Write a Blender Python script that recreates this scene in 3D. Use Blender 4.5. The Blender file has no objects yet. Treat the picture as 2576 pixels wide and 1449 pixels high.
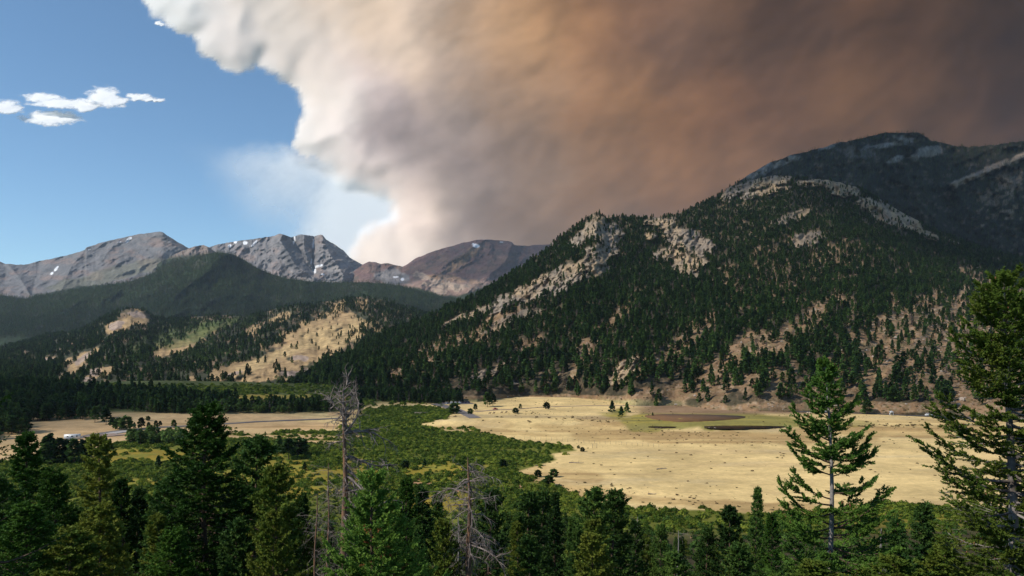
import bpy, math, random
import numpy as np
from mathutils import Vector

SC = bpy.context.scene
COL = SC.collection
R = math.radians
# ------------------------------------------------------------------ camera, world, sun, exposure
EYE = 54.0                      # eye height above the valley floor, metres
FPX = 1861.6                    # focal length in picture units (picture 2576 wide)
HX, HY = 1288.0, 880.0          # where the view axis / horizon sits in those units
cd = bpy.data.cameras.new('camera'); cam = bpy.data.objects.new('camera', cd); COL.objects.link(cam)
cam.location = (0, 0, EYE); cam.rotation_euler = (R(90), 0, 0)
cd.sensor_width = 36; cd.lens = 36 * FPX / 2576; cd.shift_y = (HY - 724.5) / 2576
cd.clip_start = 0.5; cd.clip_end = 60000
SC.camera = cam

SUN_AZ, SUN_EL = -113.0, 42.0    # azimuth from the view direction (negative = left), elevation
sdir = Vector((math.sin(R(SUN_AZ)) * math.cos(R(SUN_EL)), math.cos(R(SUN_AZ)) * math.cos(R(SUN_EL)), math.sin(R(SUN_EL))))
w = bpy.data.worlds.new("World"); SC.world = w; w.use_nodes = True
nt = w.node_tree; nt.nodes.clear()
sky = nt.nodes.new('ShaderNodeTexSky'); sky.sky_type = 'NISHITA'; sky.sun_disc = False
sky.sun_elevation = R(SUN_EL); sky.sun_rotation = R(SUN_AZ)
sky.altitude = 2600; sky.air_density = 1.05; sky.dust_density = 0.05; sky.ozone_density = 1.0
bg = nt.nodes.new('ShaderNodeBackground'); bg.inputs['Strength'].default_value = 0.14
wo = nt.nodes.new('ShaderNodeOutputWorld')
hs = nt.nodes.new('ShaderNodeMix'); hs.data_type = 'RGBA'; hs.blend_type = 'MULTIPLY'; hs.inputs[0].default_value = 1; hs.inputs[7].default_value = (.86, 1.05, 1.08, 1)
nt.links.new(sky.outputs[0], hs.inputs[6]); nt.links.new(hs.outputs[2], bg.inputs[0]); nt.links.new(bg.outputs[0], wo.inputs[0])
sl = bpy.data.lights.new('sun', 'SUN'); sl.energy = 4.6; sl.angle = R(0.53); sl.color = (1.0, 0.93, 0.83)
so = bpy.data.objects.new('sun', sl); COL.objects.link(so)
so.rotation_euler = sdir.to_track_quat('Z', 'Y').to_euler()
SC.view_settings.view_transform = 'Standard'; SC.view_settings.look = 'None'
SC.view_settings.exposure = 0.0; SC.view_settings.gamma = 1.0; SC.view_settings.use_curve_mapping = False
SC.render.engine = 'CYCLES'
SC.cycles.max_bounces = 6; SC.cycles.transparent_max_bounces = 12
SC.cycles.volume_bounces = 0

# ------------------------------------------------------------------ helpers
def props(o, label=None, cat=None, group=None, kind=None):
    if label: o['label'] = label
    if cat: o['category'] = cat
    if group: o['group'] = group
    if kind: o['kind'] = kind
    return o

def vnoise(x, y, seed=0):
    xi = np.floor(x).astype(np.int64); yi = np.floor(y).astype(np.int64)
    fx = x - xi; fy = y - yi
    fx = fx * fx * fx * (fx * (fx * 6 - 15) + 10); fy = fy * fy * fy * (fy * (fy * 6 - 15) + 10)
    def h(a, b):
        v = (a * 374761393 + b * 668265263 + seed * 1274126177 + 12345) & 0xffffffff
        v = ((v ^ (v >> 13)) * 1274126177) & 0xffffffff
        v = ((v ^ (v >> 16)) * 2246822519) & 0xffffffff
        return ((v ^ (v >> 15)) & 0xffffff) / 16777216.0
    a = h(xi, yi); b = h(xi + 1, yi); c = h(xi, yi + 1); d = h(xi + 1, yi + 1)
    return (a + (b - a) * fx + (c - a) * fy + (a - b - c + d) * fx * fy) * 2 - 1

def fbm(x, y, seed=0, oc=5, gain=.5):
    s = 0; a = 1; t = 0; c, n = math.cos(.6), math.sin(.6)
    x = np.asarray(x, float); y = np.asarray(y, float)
    for k in range(oc):
        s = s + a * vnoise(x, y, seed + k * 17); t += a; a *= gain
        x, y = (x * c - y * n) * 2.03 + 7.1, (x * n + y * c) * 2.03 + 3.7
    return s / t * 1.5

def pnoise(x, y, seed=0):
    xi = np.floor(x).astype(np.int64); yi = np.floor(y).astype(np.int64); fx = x - xi; fy = y - yi
    u = fx * fx * fx * (fx * (fx * 6 - 15) + 10); v = fy * fy * fy * (fy * (fy * 6 - 15) + 10)
    def g(a, b, dx, dy):
        k = (a * 374761393 + b * 668265263 + seed * 1274126177 + 777) & 0xffffffff
        k = ((k ^ (k >> 13)) * 1274126177) & 0xffffffff; k = ((k ^ (k >> 16)) * 2246822519) & 0xffffffff
        t = ((k ^ (k >> 15)) & 0xffff) / 65536. * 6.2832
        return np.cos(t) * dx + np.sin(t) * dy
    a = g(xi, yi, fx, fy); b = g(xi + 1, yi, fx - 1, fy); c = g(xi, yi + 1, fx, fy - 1); d = g(xi + 1, yi + 1, fx - 1, fy - 1)
    return ((a + (b - a) * u) * (1 - v) + (c + (d - c) * u) * v) * 1.5

def fbp(x, y, seed=0, oc=5, gain=.5):
    s = 0; a = 1; t = 0; x = np.asarray(x, float) + 31.3; y = np.asarray(y, float) + 17.7
    for k in range(oc):
        s = s + a * pnoise(x, y, seed + k * 17); t += a; a *= gain
        x, y = (x * .8 - y * .6) * 2.03 + 7.1, (x * .6 + y * .8) * 2.03 + 3.7
    return s / t * 1.7

def ridged(x, y, seed=0, oc=5, gain=.55):
    s = 0; a = 1; t = 0; c, n = math.cos(.5), math.sin(.5)
    x = np.asarray(x, float); y = np.asarray(y, float)
    for k in range(oc):
        s = s + a * (1 - 2 * np.abs(vnoise(x, y, seed + k * 13))); t += a; a *= gain
        x, y = (x * c - y * n) * 2.03 + 1.1, (x * n + y * c) * 2.03 + 5.7
    return s / t

def sst(a, b, x):
    t = np.clip((x - a) / (b - a), 0, 1); return t * t * (3 - 2 * t)

def mixc(c, col, m):
    m = np.clip(m, 0, 1)[..., None]; return c * (1 - m) + np.asarray(col, float) * m

def poly(pts):
    a = np.array(pts, float)
    return lambda vx: np.interp(vx, a[:, 0], a[:, 1])

def inpoly(x, y, pts):
    ins = np.zeros(x.shape, bool); n = len(pts); j = n - 1
    for i in range(n):
        xi, yi = pts[i]; xj, yj = pts[j]
        if yi != yj:
            c = ((yi > y) != (yj > y)) & (x < (xj - xi) * (y - yi) / (yj - yi) + xi); ins ^= c
        j = i
    return ins

def sdpoly(x, y, pts):
    """distance to a closed outline, positive inside"""
    d = np.full(x.shape, 1e9); n = len(pts)
    for i in range(n):
        ax, ay = pts[i]; bx, by = pts[(i + 1) % n]
        ex, ey = bx - ax, by - ay; L = ex * ex + ey * ey + 1e-9
        t = np.clip(((x - ax) * ex + (y - ay) * ey) / L, 0, 1)
        d = np.minimum(d, np.hypot(x - ax - t * ex, y - ay - t * ey))
    return np.where(inpoly(x, y, pts), d, -d)

def blobs(vx, vy, lst, warp=.35, sc=.02, seed=3):
    """patch mask from a list of rotated ellipses (cx, cy, rx, ry, degrees) with ragged edges"""
    m = np.zeros(vx.shape)
    n = fbm(vx * sc, vy * sc * 1.4, seed, 4)
    for b in lst:
        cx, cy, rx, ry = b[:4]; a = R(b[4]) if len(b) > 4 else 0; s = b[5] if len(b) > 5 else 1
        dx, dy = vx - cx, vy - cy
        u = (dx * math.cos(a) + dy * math.sin(a)) / rx; v = (-dx * math.sin(a) + dy * math.cos(a)) / ry
        d = np.sqrt(u * u + v * v) + warp * n
        m = np.maximum(m, s * sst(1.12, .82, d))
    return m

def world(vx, vy, D):
    return np.stack([(vx - HX) / FPX * D, D + 0 * vx, EYE + (HY - vy) / FPX * D], -1)

def grid_mesh(name, P, mat, col=None, smooth=True, attrs=None):
    nr, nc = P.shape[:2]
    me = bpy.data.meshes.new(name)
    idx = np.arange(nr * nc).reshape(nr, nc)
    q = np.stack([idx[:-1, :-1], idx[:-1, 1:], idx[1:, 1:], idx[1:, :-1]], -1).reshape(-1, 4)
    me.vertices.add(nr * nc); me.vertices.foreach_set('co', P.reshape(-1).astype(np.float32))
    me.loops.add(q.size); me.loops.foreach_set('vertex_index', q.reshape(-1).astype(np.int32))
    me.polygons.add(len(q)); me.polygons.foreach_set('loop_start', np.arange(0, q.size, 4, dtype=np.int32))
    me.polygons.foreach_set('use_smooth', np.full(len(q), smooth))
    me.update(); me.validate()
    if col is not None:
        a = me.color_attributes.new('tint', 'FLOAT_COLOR', 'POINT')
        c4 = np.concatenate([col.reshape(-1, 3), np.ones((nr * nc, 1))], 1)
        a.data.foreach_set('color', c4.reshape(-1).astype(np.float32))
    for k, v in (attrs or {}).items():
        a = me.attributes.new(k, 'FLOAT', 'POINT'); a.data.foreach_set('value', v.reshape(-1).astype(np.float32))
    me.materials.append(mat)
    o = bpy.data.objects.new(name, me); COL.objects.link(o); return o

def mesh_raw(name, V, F, mats, mi=None, smooth=False):
    """V (n,3), F (m,3) or (m,4) int"""
    V = np.asarray(V, np.float32); F = np.asarray(F, np.int32); k = F.shape[1]
    me = bpy.data.meshes.new(name)
    me.vertices.add(len(V)); me.vertices.foreach_set('co', V.reshape(-1))
    me.loops.add(F.size); me.loops.foreach_set('vertex_index', F.reshape(-1))
    me.polygons.add(len(F)); me.polygons.foreach_set('loop_start', np.arange(0, F.size, k, dtype=np.int32))
    for m in (mats if isinstance(mats, (list, tuple)) else [mats]): me.materials.append(m)
    if mi is not None: me.polygons.foreach_set('material_index', np.asarray(mi, np.int32))
    if smooth: me.polygons.foreach_set('use_smooth', np.full(len(F), True))
    me.update(); return me

def link(name, me, parent=None, loc=None, rz=0, sc=None):
    o = bpy.data.objects.new(name, me); COL.objects.link(o)
    if parent is not None: o.parent = parent
    if loc is not None: o.location = loc
    o.rotation_euler = (0, 0, rz)
    if sc is not None: o.scale = (sc, sc, sc) if np.isscalar(sc) else sc
    return o

# ------------------------------------------------------------------ materials
class NT:
    def __init__(s, name):
        s.m = bpy.data.materials.new(name); s.m.use_nodes = True; s.t = s.m.node_tree; s.t.nodes.clear()
        s.out = s.n('ShaderNodeOutputMaterial')
    def n(s, typ, **kw):
        nd = s.t.nodes.new(typ)
        for k, v in kw.items():
            if hasattr(nd, k): setattr(nd, k, v)
            else: nd.inputs[k].default_value = v
        return nd
    def l(s, a, b): s.t.links.new(a, b)
    def math(s, op, a, b=None, c=None):
        nd = s.n('ShaderNodeMath', operation=op)
        for i, v in enumerate((a, b, c)):
            if v is None: continue
            if isinstance(v, (int, float)): nd.inputs[i].default_value = v
            else: s.l(v, nd.inputs[i])
        return nd.outputs[0]
    def mix(s, f, a, b, bt='MIX'):
        nd = s.n('ShaderNodeMix', data_type='RGBA', blend_type=bt)
        for i, v in ((0, f), (6, a), (7, b)):
            if isinstance(v, (int, float)): nd.inputs[i].default_value = v
            elif isinstance(v, tuple): nd.inputs[i].default_value = (*v, 1)
            else: s.l(v, nd.inputs[i])
        return nd.outputs[2]
    def noise(s, scale, detail=6, rough=.6, vec=None, dist=0):
        nd = s.n('ShaderNodeTexNoise'); nd.inputs['Scale'].default_value = scale
        nd.inputs['Detail'].default_value = detail; nd.inputs['Roughness'].default_value = rough
        nd.inputs['Distortion'].default_value = dist
        if vec is not None: s.l(vec, nd.inputs['Vector'])
        return nd.outputs[0]
    def ramp(s, f, a, b, lo=0., hi=1.):
        nd = s.n('ShaderNodeMapRange'); s.l(f, nd.inputs[0])
        nd.inputs[1].default_value = a; nd.inputs[2].default_value = b
        nd.inputs[3].default_value = lo; nd.inputs[4].default_value = hi; return nd.outputs[0]

def mat_terrain(name, sc1, sc2, bump=1.0, contrast=.5, dist=8.0):
    """ground or rock whose own colour comes from the tint attribute, broken up by two noises"""
    N = NT(name); geo = N.n('ShaderNodeNewGeometry'); pos = geo.outputs['Position']
    at = N.n('ShaderNodeAttribute', attribute_name='tint')
    a = N.noise(sc1, 8, .65, pos); b = N.noise(sc2, 6, .7, pos)
    f1 = N.ramp(a, .3, .7, 1 - contrast, 1 + contrast); f2 = N.ramp(b, .3, .7, 1 - contrast * .7, 1 + contrast * .7)
    f = N.math('MULTIPLY', f1, f2)
    c = N.mix(1.0, at.outputs['Color'], (1, 1, 1), 'MULTIPLY')
    vm = N.n('ShaderNodeVectorMath', operation='SCALE'); N.l(c, vm.inputs[0]); N.l(f, vm.inputs['Scale'])
    bs = N.n('ShaderNodeBsdfPrincipled'); bs.inputs['Roughness'].default_value = .95
    bs.inputs['Specular IOR Level'].default_value = .1
    N.l(vm.outputs[0], bs.inputs['Base Color'])
    bp = N.n('ShaderNodeBump'); bp.inputs['Strength'].default_value = min(1, bump); bp.inputs['Distance'].default_value = dist
    N.l(N.math('ADD', N.math('MULTIPLY', a, 1.0), N.math('MULTIPLY', b, .5)), bp.inputs['Height']); N.l(bp.outputs[0], bs.inputs['Normal'])
    N.l(bs.outputs[0], N.out.inputs[0]); return N.m

def mat_leaf(name, c1, c2, var=.35, trans=.25, rough=.6, nscale=1.5):
    """needles or leaves: two own colours mixed by noise and per-tree variation"""
    N = NT(name); oi = N.n('ShaderNodeObjectInfo'); tc = N.n('ShaderNodeTexCoord')
    no = N.noise(nscale, 3, .6, tc.outputs['Object'])
    f = N.math('ADD', N.ramp(no, .35, .65), N.math('SUBTRACT', N.math('MULTIPLY', oi.outputs['Random'], .8), .4))
    c = N.mix(N.math('MULTIPLY', N.math('MINIMUM', N.math('MAXIMUM', f, 0), 1), 1), c1, c2)
    vm = N.n('ShaderNodeVectorMath', operation='SCALE'); N.l(c, vm.inputs[0])
    N.l(N.ramp(oi.outputs['Random'], 0, 1, 1 - var, 1 + var), vm.inputs['Scale'])
    d = N.n('ShaderNodeBsdfPrincipled'); d.inputs['Roughness'].default_value = rough; d.inputs['Specular IOR Level'].default_value = .07
    N.l(vm.outputs[0], d.inputs['Base Color'])
    t = N.n('ShaderNodeBsdfTranslucent'); N.l(vm.outputs[0], t.inputs[0])
    mx = N.n('ShaderNodeMixShader'); mx.inputs[0].default_value = trans
    N.l(d.outputs[0], mx.inputs[1]); N.l(t.outputs[0], mx.inputs[2]); N.l(mx.outputs[0], N.out.inputs[0]); return N.m

def mat_plain(name, c, rough=.7, metal=0, c2=None, ns=4, spec=.5, bump=0):
    N = NT(name); b = N.n('ShaderNodeBsdfPrincipled'); b.inputs['Roughness'].default_value = rough
    b.inputs['Metallic'].default_value = metal; b.inputs['Specular IOR Level'].default_value = spec
    tc = N.n('ShaderNodeTexCoord'); no = N.noise(ns, 6, .65, tc.outputs['Object'])
    c2 = c2 or tuple(v * .8 for v in c)
    N.l(N.mix(N.ramp(no, .35, .65), c, c2), b.inputs['Base Color'])
    if bump:
        bp = N.n('ShaderNodeBump'); bp.inputs['Strength'].default_value = .8; bp.inputs['Distance'].default_value = bump
        N.l(no, bp.inputs['Height']); N.l(bp.outputs[0], b.inputs['Normal'])
    N.l(b.outputs[0], N.out.inputs[0]); return N.m

def mat_cloud(name, soft=.5, trans=.35, nsc=.0006):
    """smoke or cloud: colour from tint, see-through where the density attribute is low"""
    N = NT(name); at = N.n('ShaderNodeAttribute', attribute_name='tint'); de = N.n('ShaderNodeAttribute', attribute_name='cover')
    d = N.n('ShaderNodeBsdfDiffuse'); t = N.n('ShaderNodeBsdfTranslucent')
    N.l(at.outputs['Color'], d.inputs[0]); N.l(at.outputs['Color'], t.inputs[0])
    mx = N.n('ShaderNodeMixShader'); mx.inputs[0].default_value = trans; N.l(d.outputs[0], mx.inputs[1]); N.l(t.outputs[0], mx.inputs[2])
    tr = N.n('ShaderNodeBsdfTransparent'); m2 = N.n('ShaderNodeMixShader')
    geo = N.n('ShaderNodeNewGeometry'); no = N.noise(nsc, 8, .62, geo.outputs['Position'])
    a = N.math('ADD', de.outputs['Fac'], N.math('MULTIPLY', N.math('SUBTRACT', no, .5), N.math('MULTIPLY', N.math('MULTIPLY', de.outputs['Fac'], N.math('SUBTRACT', 1.0, de.outputs['Fac'])), soft * 8)))
    a = N.math('MINIMUM', N.math('MAXIMUM', a, 0), 1)
    N.l(a, m2.inputs[0]); N.l(tr.outputs[0], m2.inputs[1]); N.l(mx.outputs[0], m2.inputs[2]); N.l(m2.outputs[0], N.out.inputs[0]); return N.m
# ------------------------------------------------------------------ smoke plume, added shading smoke overhead, small clouds
def rbf(vx, vy, pts, s=160.):
    num = 0; den = 0
    vx, vy = vx + 45 * fbp(vx / 170, vy / 130, 301, 4), vy + 36 * fbp(vx / 170 + 9, vy / 130, 305, 4)
    for x, y, c in pts:
        lin = (np.array(c) / 255.) ** 2.2
        d2 = (vx - x) ** 2 + (vy - y) ** 2
        wgt = np.exp(-d2 / (2 * 70. ** 2)) + .02 * np.exp(-d2 / (2 * 260. ** 2)) + 1e-6 / (d2 / 1e5 + 1)
        num = num + wgt[..., None] * lin; den = den + wgt
    return num / den[..., None]

PLUME = [(345, -900), (350, -60), (362, 5), (385, 38), (412, 50), (440, 78), (470, 90), (488, 100), (505, 128), (540, 155), (572, 176), (600, 184),
         (628, 176), (648, 164), (690, 190), (720, 208), (742, 226), (758, 252), (766, 276), (757, 300), (748, 330), (738, 356), (752, 386),
         (800, 404), (845, 432), (880, 458), (930, 468), (975, 478), (1003, 505), (1012, 538), (996, 572), (955, 580), (925, 598), (908, 630), (903, 655), (925, 720),
         (940, 1100), (3600, 1100), (3600, -900)]
def make_plume():
    vx, vy = np.meshgrid(np.linspace(250, 3500, 380), np.linspace(900, -880, 240))
    wx = vx + 11 * fbp(vx / 34, vy / 34, 5, 5, .58); wy = vy + 11 * fbp(vx / 34 + 50, vy / 34, 9, 5, .58)
    sd = sdpoly(wx, wy, PLUME)
    body = sst(-7, 10, sd)
    # soft pale veil hanging under the column
    veil = sst(715, 860, wx + .10 * (wy - 400)) * sst(330, 400, wy) * sst(745, 660, wy) * .97
    veil = np.maximum(veil, sst(-260, 0, sd) * sst(350, 420, wy) * .72)
    soft = sst(420, 480, vy) * sst(600, 560, vy)
    body = body * (1 - soft) + sst(-60, 40, sd) * soft
    dens = np.maximum(body, veil)
    sdS = sdpoly(vx + 14 * fbp(vx / 90, vy / 90, 5, 2), vy + 14 * fbp(vx / 90 + 50, vy / 90, 9, 2), PLUME)
    infl = 1 - np.exp(-np.maximum(sdS + 25, 0) / 170.)
    big = fbp(vx / 420 + 3, vy / 300 + (vx - 900) * .0009, 21, 5, .42) * (.45 + .55 * sst(60, 260, sdS))
    lump = np.abs(fbp(vx / 150, vy / 150, 31, 4, .5))
    edge = np.exp(-np.maximum(sd, 0) / 130.)
    D = 15600 - 1000 * infl - 190 * big * infl - 10 * lump * edge * infl * 0 + .5 * (760 - vy) / FPX * 15000
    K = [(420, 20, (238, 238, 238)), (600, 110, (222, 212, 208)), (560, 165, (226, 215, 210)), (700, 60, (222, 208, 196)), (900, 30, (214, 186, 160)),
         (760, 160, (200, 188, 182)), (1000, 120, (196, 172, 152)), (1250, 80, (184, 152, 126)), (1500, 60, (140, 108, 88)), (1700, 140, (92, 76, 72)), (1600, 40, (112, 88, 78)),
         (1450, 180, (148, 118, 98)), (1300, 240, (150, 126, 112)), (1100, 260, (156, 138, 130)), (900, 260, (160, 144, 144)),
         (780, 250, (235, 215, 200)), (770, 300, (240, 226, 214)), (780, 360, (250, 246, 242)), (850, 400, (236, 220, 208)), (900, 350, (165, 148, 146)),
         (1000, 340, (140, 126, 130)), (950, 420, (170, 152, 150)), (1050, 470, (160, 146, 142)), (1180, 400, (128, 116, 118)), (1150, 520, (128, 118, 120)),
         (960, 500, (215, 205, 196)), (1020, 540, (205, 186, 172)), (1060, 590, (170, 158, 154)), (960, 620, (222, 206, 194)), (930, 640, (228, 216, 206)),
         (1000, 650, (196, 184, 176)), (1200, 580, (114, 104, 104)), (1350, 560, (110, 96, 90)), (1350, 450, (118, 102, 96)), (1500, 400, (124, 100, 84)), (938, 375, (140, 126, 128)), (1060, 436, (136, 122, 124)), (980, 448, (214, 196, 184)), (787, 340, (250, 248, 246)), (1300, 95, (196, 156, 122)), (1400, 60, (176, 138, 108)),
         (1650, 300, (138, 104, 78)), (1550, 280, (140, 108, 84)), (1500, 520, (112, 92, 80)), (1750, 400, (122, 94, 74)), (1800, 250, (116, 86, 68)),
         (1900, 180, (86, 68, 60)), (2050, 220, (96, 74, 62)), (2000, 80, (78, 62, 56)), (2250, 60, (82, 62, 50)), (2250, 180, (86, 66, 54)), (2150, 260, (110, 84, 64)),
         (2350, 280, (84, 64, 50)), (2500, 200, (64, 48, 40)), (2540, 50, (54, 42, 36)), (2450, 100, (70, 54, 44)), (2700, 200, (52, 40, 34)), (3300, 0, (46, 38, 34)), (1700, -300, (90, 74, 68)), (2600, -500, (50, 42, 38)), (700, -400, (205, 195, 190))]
    c = rbf(vx, vy, K)  # smoke colours with the plume's lit and shaded tones painted in
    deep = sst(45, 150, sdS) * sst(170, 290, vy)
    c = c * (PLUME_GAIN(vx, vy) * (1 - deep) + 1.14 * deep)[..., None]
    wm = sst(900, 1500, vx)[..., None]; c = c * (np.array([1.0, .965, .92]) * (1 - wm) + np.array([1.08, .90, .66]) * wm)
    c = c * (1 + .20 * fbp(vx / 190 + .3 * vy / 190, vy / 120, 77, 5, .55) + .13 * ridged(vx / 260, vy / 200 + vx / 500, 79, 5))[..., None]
    # steam-white rim with its sunlit glow painted in, bluish where only the thin veil is
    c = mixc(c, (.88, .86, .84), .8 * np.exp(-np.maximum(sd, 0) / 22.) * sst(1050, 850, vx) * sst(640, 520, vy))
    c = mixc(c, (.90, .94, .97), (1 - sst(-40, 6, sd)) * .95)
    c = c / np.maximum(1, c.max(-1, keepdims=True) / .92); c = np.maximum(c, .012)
    F = world(vx, vy, D)
    Bk = world(vx, vy, D + 300 + 2200 * infl)
    # one closed, thick body: front sheet, then the back sheet joined along the rim
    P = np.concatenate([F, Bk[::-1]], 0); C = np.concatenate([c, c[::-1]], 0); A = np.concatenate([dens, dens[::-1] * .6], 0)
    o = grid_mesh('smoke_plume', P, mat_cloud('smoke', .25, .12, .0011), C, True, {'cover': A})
    props(o, 'huge wildfire smoke plume behind the peaks, white at left and dark brown at right', 'smoke')
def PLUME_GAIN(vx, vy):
    return 1.85 - .75 * sst(980, 1230, vx + .35 * (300 - vy) * (vy < 300)) + .08 * sst(1500, 1750, vx)  # painted light: colour brightened towards the sunlit left side
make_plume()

def small_cloud(ells, label, name='cloud', D0=12600, seed=1):
    e = np.array(ells, float)
    x0, x1 = (e[:, 0] - e[:, 2]).min() - 25, (e[:, 0] + e[:, 2]).max() + 25
    y0, y1 = (e[:, 1] - e[:, 3]).min() - 22, (e[:, 1] + e[:, 3]).max() + 22
    vx, vy = np.meshgrid(np.linspace(x0, x1, 110), np.linspace(y1, y0, 70))
    wx = vx + 16 * fbp(vx / 34, vy / 12, seed, 4, .5); wy = vy + 5 * fbp(vx / 30, vy / 16, seed + 4, 4, .5)
    m = np.full(vx.shape, -9.)
    for cx, cy, rx, ry in ells:
        yy = (wy - cy) / ry; yy = np.where(yy > 0, yy * 1.5, yy)     # flat base
        m = np.maximum(m, 1 - np.sqrt(((wx - cx) / rx) ** 2 + yy ** 2))
    edge = np.minimum(np.minimum(vx - x0, x1 - vx), np.minimum(vy - y0, y1 - vy))
    dens = sst(-.25, .42, m + .16 * fbp(vx / 22, vy / 9, seed + 9, 4, .6)) * sst(0, 10, edge)
    h = np.maximum(m, 0)
    D = D0 - 50 * np.sqrt(h) + 1.6 * (y1 - vy) / FPX * D0
    c = np.ones(vx.shape + (3,)) * .95
    F = world(vx, vy, D); B = world(vx, vy, D0 + 60 + 250 * np.sqrt(h) + 1.6 * (y1 - vy) / FPX * D0)
    o = grid_mesh(name, np.concatenate([F, B[::-1]], 0), MAT_CLOUD, np.concatenate([c, c], 0), True, {'cover': np.concatenate([dens, dens[::-1] * .7], 0)})
    props(o, label, 'cloud')
MAT_CLOUD = mat_cloud('water_cloud', .12, .2, .003)
small_cloud([(8, 274, 48, 20)], 'small white cloud cut by the left edge of the photo', seed=2)
small_cloud([(105, 248, 44, 13), (150, 262, 70, 14), (212, 268, 36, 18)], 'long thin white cloud streaked above the flat based one', seed=5)
small_cloud([(262, 246, 42, 26), (285, 258, 34, 17)], 'puffy white cloud with a wispy top, tallest of the small clouds', seed=8)
small_cloud([(128, 300, 70, 20)], 'flat based white cloud, lowest of the small clouds', seed=12)
small_cloud([(355, 246, 36, 10), (385, 253, 26, 6)], 'faint wispy white cloud right of the puffy one', seed=15)
small_cloud([(408, 60, 16, 7)], 'tiny pale cloud just below the left rim of the smoke', seed=19)

# smoke sheet added out of view overhead to shade chosen slopes and foreground
def make_deck():
    H = 4600.0
    L = H / sdir.z
    off = np.array([sdir.x * L, sdir.y * L])
    x, y = np.meshgrid(np.linspace(-11500, 1500, 260), np.linspace(-2700, 9300, 250))
    gx, gy = x - off[0], y - off[1]           # the place on the ground that this bit of smoke shades
    m = np.zeros(x.shape)
    for cx, cy, rx, ry, s in DECK:
        zc = 0
        d = np.sqrt(((gx - cx) / rx) ** 2 + ((gy - cy) / ry) ** 2) + .25 * fbm(gx / 500, gy / 500, 44, 3)
        m = np.maximum(m, s * sst(1.15, .75, d))
    z = H + 260 * fbm(x / 900, y / 900, 61, 4)
    c = np.ones(x.shape + (3,)) * np.array([.42, .34, .28])
    P = np.stack([x, y, z], -1); P2 = np.stack([x, y, z + 40 + 500 * m], -1)
    o = grid_mesh('shade_smoke', np.concatenate([P, P2[::-1]], 0), mat_cloud('shading_smoke', .2, .3, .001), np.concatenate([c, c], 0), True,
                  {'cover': np.concatenate([m, m[::-1] * .5], 0)})
    props(o, 'unseen layer of brown smoke added high overhead to shade slopes and foreground', 'smoke')
# ground spots (x, y, rx, ry, opacity) picked to lie in the added smoke's shade, corrected for the height of the slope
def spot(vx, vy, D, rx, ry, s):
    p = world(np.array(float(vx)), np.array(float(vy)), D); k = p[2] / sdir.z
    return (p[0] - sdir.x * k, p[1] - sdir.y * k, rx, ry, s)
DECK = [spot(330, 1320, 48, 40, 62, .82), spot(60, 1010, 700, 190, 260, .55), spot(2250, 520, 2600, 900, 800, .93), spot(2350, 500, 2000, 620, 260, .93), spot(2000, 480, 2000, 330, 220, .8),
        spot(2600, 600, 1800, 520, 330, .9), spot(1020, 745, 4300, 900, 480, .8), spot(250, 770, 4200, 1300, 500, .35),
        spot(1300, 660, 8300, 1500, 1100, .55), spot(1400, 620, 8800, 900, 500, .7)]
make_deck()

def make_haze():
    x0, x1, y0, y1, z0, z1 = -9000, 9500, -300, 12200, -60, 1790
    V = [(x, y, z) for z in (z0, z1) for y in (y0, y1) for x in (x0, x1)]
    F = [(0, 2, 3, 1), (4, 5, 7, 6), (0, 1, 5, 4), (2, 6, 7, 3), (0, 4, 6, 2), (1, 3, 7, 5)]
    N = NT('haze_air'); v = N.n('ShaderNodeVolumePrincipled')
    v.inputs['Color'].default_value = (.68, .82, 1.0, 1); v.inputs['Density'].default_value = HAZE; v.inputs['Anisotropy'].default_value = .1
    N.l(v.outputs[0], N.out.inputs['Volume'])
    o = link('haze', mesh_raw('haze', V, F, N.m)); props(o, 'thin bluish summer haze filling the valley air', 'haze', kind='stuff')
HAZE = 1.9e-5
make_haze()
# ------------------------------------------------------------------ mountains
SOIL = (.30, .19, .11); GRASS = (.42, .29, .135); ROCK = (.37, .31, .255); ROCKW = (.60, .47, .36); FOREST = (.030, .040, .018)
ALP = (.165, .158, .158); ALPR = (.20, .15, .125)
PATCH = {}
def patch(name, x0, x1, nc, nr, foot, crest, expo, relief, colf, mat, jag=3., back=.05, label=None):
    cx = np.linspace(x0, x1, nc); s = np.linspace(0, 1, nr)
    fy, fD = foot(cx); cy, cD = crest(cx)
    cy = cy + jag * fbm(cx / 14, cx * 0 + 1.7, 7, 4) ; cy = np.minimum(cy, fy - 2)
    vx = np.broadcast_to(cx, (nr, nc)); S = np.broadcast_to(s[:, None], (nr, nc))
    vy = fy + (cy - fy) * S
    D = fD + (cD - fD) * S ** expo
    D = D * (1 + relief(vx, vy, S) * np.minimum(1, S * 6))
    P = world(vx, vy, D); C = colf(vx, vy, S)
    zc = P[-1, :, 2]; Dc = D[-1]
    rows = [P]; crow = [C]
    for k in range(1, 6):
        Db = Dc * (1 + back * k); q = np.stack([(cx - HX) / FPX * Db, Db, zc - (Db - Dc) * .55 - k * k * 2], -1)
        rows.append(q[None]); crow.append(C[-1:])
    f0 = P[:1].copy(); f0[..., 2] -= 40; rows.insert(0, f0); crow.insert(0, C[:1])
    o = grid_mesh(name, np.concatenate(rows, 0), mat, np.concatenate(crow, 0))
    props(o, label, 'mountain', kind='structure')
    PATCH[name + str(len(PATCH))] = dict(P=P, vx=vx, vy=vy, S=S, D=D); return PATCH[name + str(len(PATCH) - 1)]

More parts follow.
